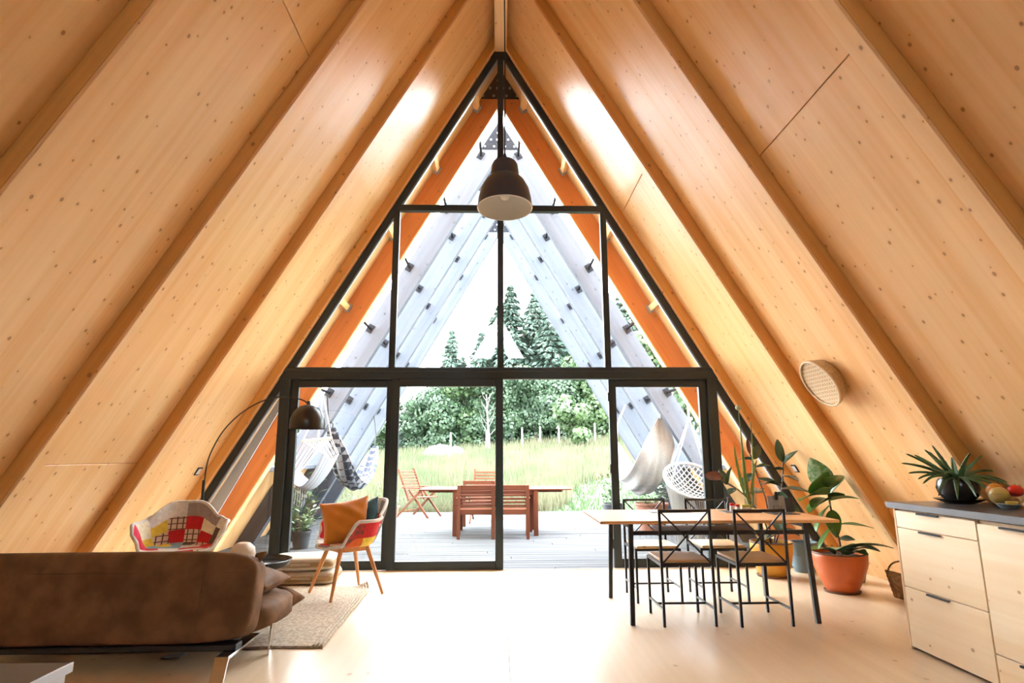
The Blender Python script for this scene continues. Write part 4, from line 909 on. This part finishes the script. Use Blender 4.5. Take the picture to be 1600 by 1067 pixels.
# ------------------------------------------------------------------ things on the dining table
TZ = 0.722
M['slate'] = plain('dark_slate', (0.045, 0.042, 0.042), 0.5); M['jarwhite'] = plain('jar_white', (0.74, 0.74, 0.72), 0.35); M['redlid'] = plain('red_lid', (0.60, 0.02, 0.02), 0.35); M['yellowlid'] = plain('yellow_green_lid', (0.48, 0.42, 0.06), 0.4)
for nm, x, y_, w, d, rz, lab in (('placemat', 1.42, 5.16, 0.34, 0.20, 0.05, 'dark grey placemat lying flat near the left end of the dining table'), ('placemat', 2.02, 5.10, 0.30, 0.20, -0.03, 'dark grey placemat under the small jars'), ('placemat', 2.30, 4.93, 0.22, 0.18, 0.0, 'dark grey placemat under the wire card stand')):
    o = obj(nm, MB().box(-w/2, w/2, -d/2, d/2, 0, 0.005, 0.002), M['slate']); o.location = (x, y_, TZ); o.rotation_euler = (0, 0, rz); tag(o, lab, 'placemat')
def jar(x, y_, r_, h, lid, lab):
    t = thing('jar', lab, 'jar', (x, y_, TZ+0.005), 0, 'small jars on the dining table')
    obj('body', MB().lathe([(0, 0), (r_, 0), (r_*1.05, h*0.5), (r_*0.9, h*0.72), (0, h*0.72)], 20), M['jarwhite'], t, smooth=0.7); obj('lid', MB().lathe([(0, h*0.72), (r_, h*0.72), (r_, h), (r_*0.85, h*1.03), (0, h*1.03)], 20), lid, t, smooth=0.6)
jar(1.955, 5.09, 0.021, 0.066, M['redlid'], 'small white jar with a bright red lid'); jar(2.005, 5.10, 0.019, 0.055, M['redlid'], 'smaller white jar with a red lid right of the first jar'); jar(2.075, 5.10, 0.038, 0.052, M['yellowlid'], 'low white jar with a yellow green lid')
t = thing('bottle', 'small dark bottle behind the jars on the dining table', 'bottle', (1.99, 5.25, TZ)); obj('body', MB().lathe([(0, 0), (0.025, 0), (0.026, 0.05), (0.012, 0.075), (0.012, 0.085), (0, 0.085)], 18), M['slate'], t, smooth=0.7); obj('cap', MB().lathe([(0, 0.085), (0.014, 0.085), (0.014, 0.11), (0, 0.112)], 16), M['slate'], t, smooth=0.7)
t = thing('flower_vase', 'clear glass vase with tall green flower stems on the dining table', 'vase', (2.17, 5.22, TZ))
vp = [(0.0, 0.0), (0.046, 0.0), (0.05, 0.02), (0.05, 0.15), (0.047, 0.185)]
obj('glass', MB().lathe(vp + [(r_-0.004, z_+0.004) for r_, z_ in vp[::-1]][:-1] + [(0, 0.006)], 28), M['bowlglass'], t, smooth=0.8)
M['stemgreen'] = leafmat('flower_stem', (0.26, 0.38, 0.10), (0.18, 0.30, 0.07), 0.4, 0.2); M['bud'] = plain('green_white_bud', (0.50, 0.52, 0.34), 0.8, noise=0.3, nscale=90, bumpy=0.6)
stems = [((0.0, 0, 0.02), (-0.03, 0, 0.35), (-0.045, 0, 0.89), 0.006, 0.028), ((0.015, 0, 0.02), (0.05, 0, 0.3), (0.06, 0, 0.75), 0.007, 0.010), ((-0.01, 0.01, 0.02), (-0.05, 0, 0.3), (-0.035, 0.01, 0.70), 0.008, 0.0)]
for p0, p1, p2, r_, bd in stems:
    pts = bez(p0, p1, p2, 12); obj('stem', MB().tube(pts, [r_*(1.5-0.9*i/12) for i in range(13)], 8), M['stemgreen'], t, smooth=3.2)
    if bd: obj('flower_head', MB().lathe([(0, -bd), (bd*0.8, -bd*0.5), (bd, 0.1*bd), (bd*0.7, bd*0.6), (0, bd*0.8)], 14, tuple(p2)), M['bud'], t, smooth=3.2)
for a0, L, d in ((-0.03, 0.46, (-0.22, 0, 1)), (-0.01, 0.36, (-0.08, 0.1, 1)), (0.02, 0.34, (0.10, -0.1, 1))):
    obj('blade_leaf', leaf_mb(L, 0.035, 0.1, 0.5, 0.003), M['stemgreen'], t, aim((a0, 0, 0.10), d, 0.6), smooth=1.0)
obj('water', MB().lathe([(0, 0.008), (0.044, 0.008), (0.0455, 0.10), (0, 0.10)], 24), M['bowlglass'], t, smooth=0.7)
t = thing('card_stand', 'black wire stand holding a grey card on the dining table', 'stand', (2.30, 4.98, TZ+0.005), 0)
obj('card', MB().box(-0.075, 0.065, 0.012, 0.018, 0.012, 0.135, 0.001), plain('grey_card', (0.30, 0.32, 0.34), 0.6), t, RX(math.radians(-8))); 
for x in (-0.055, 0.01): obj('wire', MB().tube([(x, -0.03, 0.003), (x, -0.03, 0.055), (x+0.045, -0.03, 0.055), (x+0.045, -0.03, 0.003), (x+0.045, 0.06, 0.003), (x, 0.06, 0.003)], 0.0022, 5, closed=True), M['black'], t)
obj('clip', MB().box(-0.02, 0.005, 0.0, 0.02, 0.10, 0.165, 0.005), M['black'], t)
t = thing('tablet', 'black tablet leaning upright at the right end of the dining table', 'tablet', (2.39, 5.06, TZ), math.radians(-8)); obj('screen', MB().box(0.01, 0.08, 0, 0.009, 0.0, 0.12, 0.003), M['slate'], t, RX(math.radians(-12))); obj('foot', MB().box(0.01, 0.07, 0.0, 0.08, 0, 0.006, 0.002), M['black'], t)

# ------------------------------------------------------------------ kitchen island
KX, KY = 2.575, 3.90; CT = 0.89
def pull(parent, y0, y1, z): obj('handle', MB().box(-0.030, -0.0155, y0, y1, z-0.001, z+0.0035, 0.001).box(-0.030, -0.0275, y0, y1, z-0.007, z+0.0035), M['black'], parent)
t = thing('drawer_cabinet', 'pine kitchen cabinet with three drawers at the window end of the counter', 'cabinet', (KX, KY, 0), 0, 'pine kitchen cabinets under the grey counter')
W1 = 0.655
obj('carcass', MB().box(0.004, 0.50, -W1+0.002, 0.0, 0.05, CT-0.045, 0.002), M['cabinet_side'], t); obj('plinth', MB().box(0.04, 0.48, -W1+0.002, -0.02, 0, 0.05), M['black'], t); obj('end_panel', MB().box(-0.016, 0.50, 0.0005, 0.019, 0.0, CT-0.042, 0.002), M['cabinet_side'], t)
for z0, z1 in ((0.02, 0.372), (0.377, 0.731), (0.736, CT-0.05)):
    d = obj('drawer_front', MB().box(-0.016, 0.003, -W1+0.004, -0.003, z0, z1, 0.002), M['cabinet'], t); pull(d, -0.39, -0.21, z1-0.004)
t = thing('drawer_cabinet', 'pine kitchen cabinet with deep fronts nearest the camera', 'cabinet', (KX, KY-W1-0.001, 0), 0, 'pine kitchen cabinets under the grey counter')
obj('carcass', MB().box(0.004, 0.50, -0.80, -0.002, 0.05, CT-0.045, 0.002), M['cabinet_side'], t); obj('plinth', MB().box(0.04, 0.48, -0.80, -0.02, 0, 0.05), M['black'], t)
for z0, z1 in ((0.02, 0.172), (0.178, CT-0.062)):
    d = obj('drawer_front', MB().box(-0.016, 0.003, -0.796, -0.004, z0, z1, 0.002), M['cabinet'], t); pull(d, -0.52, -0.16, z1-0.004)
M['counter'] = plain('dark_grey_worktop', (0.055, 0.052, 0.05), 0.33, noise=0.2, nscale=60)
M['counter_edge'] = plain('grey_worktop_edge', (0.15, 0.16, 0.18), 0.35)
ct = obj('countertop', MB().box(2.545, 3.13, 2.40, 3.965, CT-0.038, CT, 0.003), M['counter']); tag(ct, 'dark grey kitchen worktop on the pine cabinets', 'worktop')
obj('edge_band', MB().box(2.5425, 2.5455, 2.40, 3.965, CT-0.038, CT-0.001, 0.0008), M['counter_edge'], ct)

# aloe plant
M['aloe'] = leafmat('aloe_leaf', (0.075, 0.19, 0.06), (0.13, 0.26, 0.13), 0.3, 0.15, 12); M['blackpot'] = plain('black_glazed_pot', (0.03, 0.026, 0.026), 0.25)
t = thing('potted_aloe', 'spiky green aloe in a round black pot with saucer on the counter', 'potted plant', (2.90, 3.77, CT))
obj('saucer', MB().lathe([(0, 0), (0.075, 0), (0.135, 0.025), (0.140, 0.03), (0.13, 0.03), (0.07, 0.008), (0, 0.008)], 36), M['blackpot'], t, smooth=0.7)
obj('pot', MB().lathe([(0, 0.01), (0.07, 0.01), (0.105, 0.05), (0.118, 0.095), (0.108, 0.14), (0.098, 0.155), (0.092, 0.155), (0.10, 0.13), (0, 0.12)], 40), M['blackpot'], t, smooth=0.7)
q = random.Random(12)
def aloe_leaf(L, w, droop):
    def fn(u, v):
        a = u*2-1; ww = w/2*(1-v)**0.75*(1+0.12*math.sin(v*60)*(abs(a) > 0.9)); return (a*ww, L*v*(1-0.25*droop*v), L*(0.55*v*(1-droop) - droop*0.9*v*v) + abs(a)*ww*0.6)
    return MB().sheet(fn, 4, 16, 0.010)
for a_, L, dr, el in ((185, 0.36, 0.15, 0.15), (172, 0.30, 0.05, 0.45), (200, 0.30, 0.5, 0.2), (215, 0.27, 0.8, 0.3), (160, 0.26, 0.3, 0.2), (235, 0.22, 0.9, 0.2), (255, 0.24, 0.8, 0.2), (275, 0.25, 0.85, 0.2), (300, 0.26, 0.8, 0.2), (320, 0.28, 0.6, 0.15), (340, 0.27, 0.5, 0.2), (5, 0.26, 0.3, 0.3), (30, 0.25, 0.2, 0.5), (60, 0.22, 0.1, 0.8), (95, 0.24, 0.0, 1.2), (120, 0.22, 0.0, 1.1), (140, 0.24, 0.1, 0.8), (350, 0.20, 0.0, 0.9), (270, 0.20, 0.1, 1.3), (190, 0.22, 0.0, 1.0), (225, 0.26, 0.4, 0.4), (178, 0.24, 0.55, 0.5)):
    a = math.radians(a_); d = Vector((math.cos(a), math.sin(a)*0.8, el*0.55))
    obj('leaf', aloe_leaf(L*1.02, 0.042, min(1, dr*0.75+0.12)), M['aloe'], t, aim((0.03*math.cos(a), 0.03*math.sin(a), 0.145), d), smooth=0.9)
# fruit bowl
fb = (2.96, 3.50, CT)
bo = obj('glass_bowl', MB().lathe([(0, 0), (0.05, 0), (0.055, 0.004), (0.095, 0.04), (0.12, 0.082), (0.117, 0.083), (0.091, 0.042), (0.05, 0.008), (0, 0.006)], 40), M['bowlglass'], smooth=0.8); bo.location = fb; tag(bo, 'clear glass bowl of fruit on the counter', 'bowl')
def blob(r_, sq=1.0, dim=0.1):
    prf = [(0, -r_*sq*(1-dim))] + [(r_*math.cos(e), r_*sq*math.sin(e)) for e in [(-0.45+0.1*i)*PI for i in range(10)]] + [(0, r_*sq*(1-dim))]
    return MB().lathe(prf, 24)
for nm, lab, cat, dx, dy, dz, r_, sq, col, rot in (
    ('melon', 'pale yellow striped melon at the left of the glass bowl', 'fruit', -0.055, -0.03, 0.068, 0.047, 1.15, (0.62, 0.48, 0.16), 70), ('mango', 'orange yellow fruit at the back of the glass bowl', 'fruit', -0.01, 0.045, 0.088, 0.047, 1.0, (0.66, 0.31, 0.05), 20),
    ('tomato', 'bright red tomato on top of the glass bowl', 'fruit', 0.048, -0.03, 0.094, 0.042, 0.82, (0.72, 0.025, 0.008), 0), ('onion', 'brown onion in the bottom of the glass bowl', 'vegetable', 0.01, -0.052, 0.036, 0.026, 0.9, (0.42, 0.20, 0.10), 0), ('garlic', 'white garlic bulb in the bottom of the glass bowl', 'vegetable', -0.03, -0.02, 0.022, 0.017, 0.9, (0.66, 0.56, 0.50), 0)):
    tt = thing(nm, lab, cat, (fb[0]+dx, fb[1]+dy, fb[2]+dz)); obj('flesh', blob(r_, sq), plain(nm+'_skin', col, 0.35, noise=0.15, nscale=14), tt, RY(math.radians(rot)), smooth=3.2)
    obj('stalk', MB().tube([(0, 0, r_*sq*0.85), (0.002, 0, r_*sq*1.2)], 0.003, 6), M['stemgreen'], tt, RY(math.radians(rot)))
sb = obj('small_bowl', MB().lathe([(0, 0), (0.035, 0), (0.06, 0.028), (0.057, 0.029), (0.033, 0.005), (0, 0.005)], 32), plain('blue_grey_glaze', (0.16, 0.22, 0.27), 0.3), smooth=0.8); sb.location = (2.86, 3.36, CT); tag(sb, 'small blue grey bowl in front of the fruit bowl', 'bowl')
lw = obj('lemon_wedge', MB().grid(lambda u, v: (0.036*math.cos(u*PI+PI)*math.sin(v*PI), 0.03*(v*2-1), 0.026*math.sin(u*PI+PI)*math.sin(v*PI)), 12, 10).add([(0.036*math.sin(v/10*PI)*s, 0.03*(v/10*2-1), 0) for v in range(11) for s in (-1, 1)], [(2*i, 2*i+1, 2*i+3, 2*i+2) for i in range(10)]), plain('lemon', (0.75, 0.55, 0.10), 0.4), smooth=0.8); lw.location = (2.87, 3.35, CT+0.042); tag(lw, 'yellow lemon wedge lying in the small bowl', 'fruit')

# ------------------------------------------------------------------ woven disc, sockets
Md = slopeM(1, 0.0)
def on_slope(side, Y, z, off):     # point at height z on the slope plane, off metres inward from the panel
    ap = A + 2*REC; Mx = slopeM(side, Y, ap); return Mx @ T(s_of_z(z, ap), 0, off)
M['wicker'] = plain('woven_bamboo', (0.62, 0.44, 0.24), 0.7, nscale=70, col2=(0.45, 0.29, 0.13), bumpy=0.5); M['rattan'] = plain('pale_rattan', (0.70, 0.56, 0.38), 0.6)
t = thing('woven_disc', 'round woven bamboo tray hung on the right roof slope', 'wall decoration'); t.matrix_world = on_slope(1, 4.80, 1.83, 0.0)
obj('hoop', MB().lathe([(0.17, 0.0), (0.205, 0.07), (0.213, 0.085), (0.213, 0.11), (0.198, 0.11), (0.198, 0.085), (0.16, 0.0)], 48), M['wicker'], t, smooth=0.7)
obj('rim', MB().tube([(0.207*math.cos(2*PI*i/48), 0.207*math.sin(2*PI*i/48), 0.11) for i in range(48)], 0.009, 6, closed=True), M['rattan'], t, smooth=3.2)
w = MB(); 
for i in range(-11, 12):
    c = i*0.0168; h = math.sqrt(max(0, 0.198**2-c*c))
    if h > 0.03: w.box(-h, h, c-0.0074, c+0.0074, 0.098+0.0015*(i % 2), 0.1005+0.0015*(i % 2))
o = obj('weave', w, M['wicker'], t); o['kind'] = 'stuff'
w = MB()
for i in range(-11, 12):
    c = i*0.0168; h = math.sqrt(max(0, 0.198**2-c*c))
    if h > 0.03: w.box(c-0.0074, c+0.0074, -h, h, 0.0985+0.0015*((i+1) % 2), 0.101+0.0015*((i+1) % 2))
o = obj('weave', w, M['rattan'], t); o['kind'] = 'stuff'
for side, lab in ((-1, 'wall socket on the left roof slope beside the arc lamp'), (1, 'wall socket on the right roof slope above the rubber plant')):
    t = thing('wall_socket', lab, 'socket'); t.matrix_world = on_slope(side, 6.42, 1.05, 0.0)
    obj('frame', MB().box(-0.045, 0.045, -0.045, 0.045, 0, 0.010, 0.002), M['black'], t); obj('plate', MB().box(-0.032, 0.032, -0.032, 0.032, 0.010, 0.014, 0.002), M['white_plastic'], t)

# ------------------------------------------------------------------ indoor plants
M['rubber'] = leafmat('rubber_leaf', (0.045, 0.085, 0.045), (0.075, 0.12, 0.08), 0.2, 0.12); M['rubber_red'] = leafmat('rubber_young_leaf', (0.20, 0.07, 0.05), (0.10, 0.04, 0.035), 0.25, 0.3)
M['fig'] = leafmat('fig_leaf', (0.12, 0.25, 0.04), (0.085, 0.19, 0.035), 0.28, 0.25); M['fig_back'] = leafmat('pale_striped_leaf', (0.32, 0.44, 0.30), (0.12, 0.24, 0.10), 0.3, 0.2, 30)
M['yellowpot'] = plain('ochre_pot', (0.58, 0.28, 0.025), 0.4, noise=0.1, nscale=6); M['orangepot'] = plain('orange_glazed_pot', (0.60, 0.13, 0.035), 0.35, noise=0.1, nscale=6); M['tealpot'] = plain('grey_blue_pot', (0.13, 0.19, 0.22), 0.6); M['brown_rim'] = plain('brown_rim', (0.16, 0.075, 0.045), 0.6)
def pot(t, rb_, rt, h, mat, rim=M['brown_rim']):
    obj('pot', MB().lathe([(0, 0.014), (rb_*0.9, 0.014), (rb_, 0.03), (rb_+(rt-rb_)*0.55, h*0.4), (rt*0.985, h*0.75), (rt, h-0.01), (rt-0.006, h), (rt-0.02, h), (rt-0.02, h-0.04), (0, h-0.05)], 44), mat, t, smooth=0.7)
    obj('rim', MB().tube([((rt-0.006)*math.cos(2*PI*i/44), (rt-0.006)*math.sin(2*PI*i/44), h) for i in range(44)], 0.009, 6, closed=True), rim, t, smooth=3.2)
    obj('saucer', MB().lathe([(0, 0), (rb_*1.06, 0), (rb_*1.12, 0.016), (rb_*1.05, 0.016), (0, 0.01)], 36), M['brown_rim'], t, smooth=0.7); obj('soil', MB().lathe([(0, 0), (rt-0.022, 0)], 30, (0, 0, h-0.03)), M['earth'], t)
# fig plant in the orange pot
t = thing('potted_fig', 'broad-leaved green plant in a large orange pot beside the dining table', 'potted plant', (3.03, 5.45, 0)); pot(t, 0.135, 0.23, 0.335, M['orangepot'])
obj('stem', MB().tube(spline([(0.03, 0, 0.29), (0.015, 0, 0.46), (-0.02, 0, 0.62), (-0.035, 0, 0.80), (-0.05, 0, 0.90)], 5), 0.008, 8), M['darkwood'], t, smooth=3.2)
for p, d, L, W, mt, ro in (((-0.05, -0.02, 0.88), (-0.1, -0.6, 0.5), 0.24, 0.14, 'fig', 0.1), ((-0.05, -0.01, 0.80), (-0.95, -0.5, -0.12), 0.27, 0.12, 'fig', 0.3), ((-0.04, 0, 0.78), (0.5, -0.5, 0.25), 0.2, 0.10, 'fig', -0.2), ((-0.06, 0, 0.86), (-0.55, -0.5, 0.45), 0.28, 0.16, 'fig', 0.9), ((-0.07, -0.03, 0.85), (-0.2, 0.1, 0.95), 0.27, 0.14, 'fig_back', -0.9), ((-0.05, -0.02, 0.84), (-0.9, -0.4, 0.10), 0.34, 0.15, 'fig', 0.4), ((-0.03, 0, 0.82), (0.45, -0.3, 0.9), 0.22, 0.07, 'fig_back', 0.3),
    ((-0.04, 0, 0.80), (-0.8, -0.5, 0.0), 0.24, 0.10, 'fig', 0.0), ((-0.02, 0, 0.80), (0.2, -0.5, 0.3), 0.13, 0.07, 'fig', -0.4), ((-0.03, 0, 0.74), (-0.55, -0.2, -0.35), 0.26, 0.12, 'fig', 0.6), ((-0.02, 0, 0.70), (-0.2, -0.4, -0.6), 0.2, 0.08, 'fig', 0.2), ((0.0, 0, 0.57), (0.75, -0.3, 0.12), 0.24, 0.06, 'fig', 0.1), ((0.0, 0, 0.56), (-0.7, -0.2, -0.35), 0.24, 0.08, 'fig', 0.4), ((0.02, 0, 0.45), (0.4, -0.4, 0.1), 0.10, 0.05, 'rubber', 0.5),
    ((0.06, -0.04, 0.33), (-0.75, -0.5, 0.18), 0.22, 0.14, 'fig_back', 0.3), ((0.0, -0.06, 0.33), (0.9, -0.35, 0.12), 0.30, 0.16, 'fig_back', -0.2), ((0.08, -0.03, 0.33), (0.5, -0.8, 0.16), 0.20, 0.15, 'fig_back', 0.0), ((-0.05, -0.02, 0.32), (-0.95, -0.2, 0.25), 0.20, 0.10, 'fig', 0.0), ((0.03, -0.08, 0.32), (0.15, -0.95, 0.05), 0.17, 0.13, 'fig', 0.0)):
    obj('leaf', leaf_mb(L*1.28, W*1.6, 0.35 if p[2] > 0.4 else 0.9, 0.10, 0.003, nu=6, nv=12), M[mt], t, aim(p, d if p[2] > 0.4 else (d[0]*0.75, d[1]*0.75, 0.62), ro), smooth=1.0)
# rubber plant in the ochre pot
t = thing('potted_rubber_plant', 'dark-leaved rubber plant in an ochre pot behind the dining table', 'potted plant', (2.74, 6.15, 0)); pot(t, 0.145, 0.205, 0.33, M['yellowpot'])
st = [[(0, 0, 0.28), (-0.10, -0.1, 0.55), (-0.28, -0.1, 0.80), (-0.50, -0.1, 0.95)], [(0, 0, 0.28), (-0.03, -0.05, 0.7), (-0.09, 0, 1.0), (-0.14, 0, 1.2)], [(0.02, 0, 0.28), (0.10, 0, 0.6), (0.17, 0, 0.9), (0.20, 0, 1.12)], [(0.02, -0.02, 0.28), (0.08, -0.08, 0.5), (0.10, -0.1, 0.75)]]
for s_ in st: obj('stem', MB().tube(spline(s_, 5), 0.008, 7), M['darkwood'], t, smooth=3.2)
for p, d, L, W, mt, ro in (((-0.50, -0.1, 0.95), (-0.9, -0.2, 0.35), 0.19, 0.10, 'rubber_red', 0.8), ((-0.44, -0.1, 0.90), (0.05, -0.3, 0.95), 0.18, 0.08, 'rubber', 0.7), ((-0.45, -0.1, 0.90), (-0.2, 0.3, 0.9), 0.16, 0.07, 'rubber', -0.5), ((-0.36, -0.1, 0.86), (-0.6, -0.6, -0.15), 0.16, 0.08, 'rubber', 0), ((-0.28, -0.1, 0.80), (0.6, -0.5, 0.2), 0.2, 0.09, 'rubber', 0),
    ((-0.14, 0, 1.2), (-0.15, 0, 1), 0.16, 0.035, 'rubber_red', 0), ((-0.13, 0, 1.14), (-0.8, -0.4, 0.15), 0.19, 0.08, 'rubber', 0.2), ((-0.12, 0, 1.06), (0.6, -0.5, 0.2), 0.16, 0.08, 'rubber', 0.3), ((-0.11, 0, 1.0), (-0.75, -0.2, -0.4), 0.2, 0.09, 'rubber', -0.3), ((-0.09, 0, 0.95), (0.85, -0.4, -0.2), 0.22, 0.1, 'rubber', 0.3), ((-0.07, 0, 0.85), (-0.5, -0.8, 0), 0.2, 0.1, 'rubber', 0), ((-0.1, 0, 1.15), (0.4, 0.2, 0.8), 0.17, 0.07, 'rubber', 0.8),
    ((0.20, 0, 1.12), (-0.3, -0.2, 0.9), 0.24, 0.075, 'rubber', 0.9), ((0.20, 0, 1.1), (0.5, -0.2, 0.6), 0.19, 0.08, 'rubber', 0.4), ((0.19, 0, 1.04), (-0.9, -0.3, 0.1), 0.2, 0.09, 'rubber', 0.2), ((0.18, 0, 0.98), (0.3, -0.7, -0.1), 0.18, 0.09, 'rubber', 0), ((0.16, 0, 0.9), (-0.85, -0.3, 0.1), 0.26, 0.12, 'rubber', 0.2), ((0.14, 0, 0.82), (-0.3, -0.6, -0.75), 0.28, 0.13, 'rubber', 0.2), ((0.15, 0, 0.85), (0.8, -0.4, 0.0), 0.26, 0.12, 'rubber', 0.1), ((0.13, -0.02, 0.75), (0.4, -0.6, -0.5), 0.25, 0.12, 'rubber', 0),
    ((0.10, -0.1, 0.75), (-0.6, -0.5, -0.2), 0.24, 0.12, 'rubber', 0), ((0.10, -0.1, 0.66), (0.5, -0.6, -0.5), 0.22, 0.12, 'rubber', 0), ((0.09, -0.09, 0.56), (-0.5, -0.7, -0.3), 0.22, 0.12, 'rubber', 0), ((0.06, -0.05, 0.46), (0.6, -0.7, -0.1), 0.2, 0.11, 'rubber', 0), ((0.03, -0.03, 0.40), (-0.7, -0.6, 0.0), 0.22, 0.12, 'rubber', 0)):
    obj('leaf', leaf_mb(L*1.1, W*1.25, 0.2, 0.15, 0.003, nu=6, nv=12), M[mt], t, aim(p, d, ro), smooth=1.0)
t = thing('plant_pot', 'empty grey blue pot between the ochre pot and the orange pot', 'pot', (3.17, 6.36, 0)); obj('body', MB().lathe([(0, 0), (0.10, 0), (0.135, 0.26), (0.142, 0.27), (0.142, 0.30), (0.125, 0.30), (0.12, 0.05), (0, 0.03)], 36), M['tealpot'], t, smooth=0.7); obj('soil', MB().lathe([(0, 0), (0.122, 0)], 24, (0, 0, 0.24)), M['earth'], t)
M['basket'] = plain('brown_wicker', (0.20, 0.105, 0.05), 0.85, nscale=45, col2=(0.33, 0.19, 0.09), bumpy=0.9)
def wicker(r0, r1, h, mat):
    prf = []
    for i in range(13):
        f = i/12; prf.append((r0+(r1-r0)*f + (0.004 if i % 2 else 0), h*f))
    return MB().lathe([(0, 0)] + prf + [(r-0.014, z) for r, z in prf[::-1]] + [(0, 0.014)], 30)
t = thing('wicker_basket', 'small round wicker basket on the floor behind the orange pot', 'basket', (3.40, 5.85, 0)); obj('body', wicker(0.07, 0.10, 0.13, 0), M['basket'], t, smooth=0.6); obj('rim', MB().tube([(0.10*math.cos(2*PI*i/30), 0.10*math.sin(2*PI*i/30), 0.13) for i in range(30)], 0.009, 6, closed=True), M['basket'], t, smooth=3.2)
t = thing('wicker_basket', 'woven brown basket with a handle leaning by the end of the cabinets', 'basket', (3.33, 5.12, 0.062)); t.rotation_euler = (0, math.radians(14), 0)
obj('body', wicker(0.035, 0.125, 0.20, 0), M['basket'], t, T(0, 0, -0.05), smooth=0.6); obj('handle', MB().tube([(0.12*math.cos(a), 0, 0.15+0.10*math.sin(a)) for a in [PI*i/16 for i in range(17)]], 0.007, 6), M['basket'], t, smooth=3.2)
bpy.context.view_layer.update()
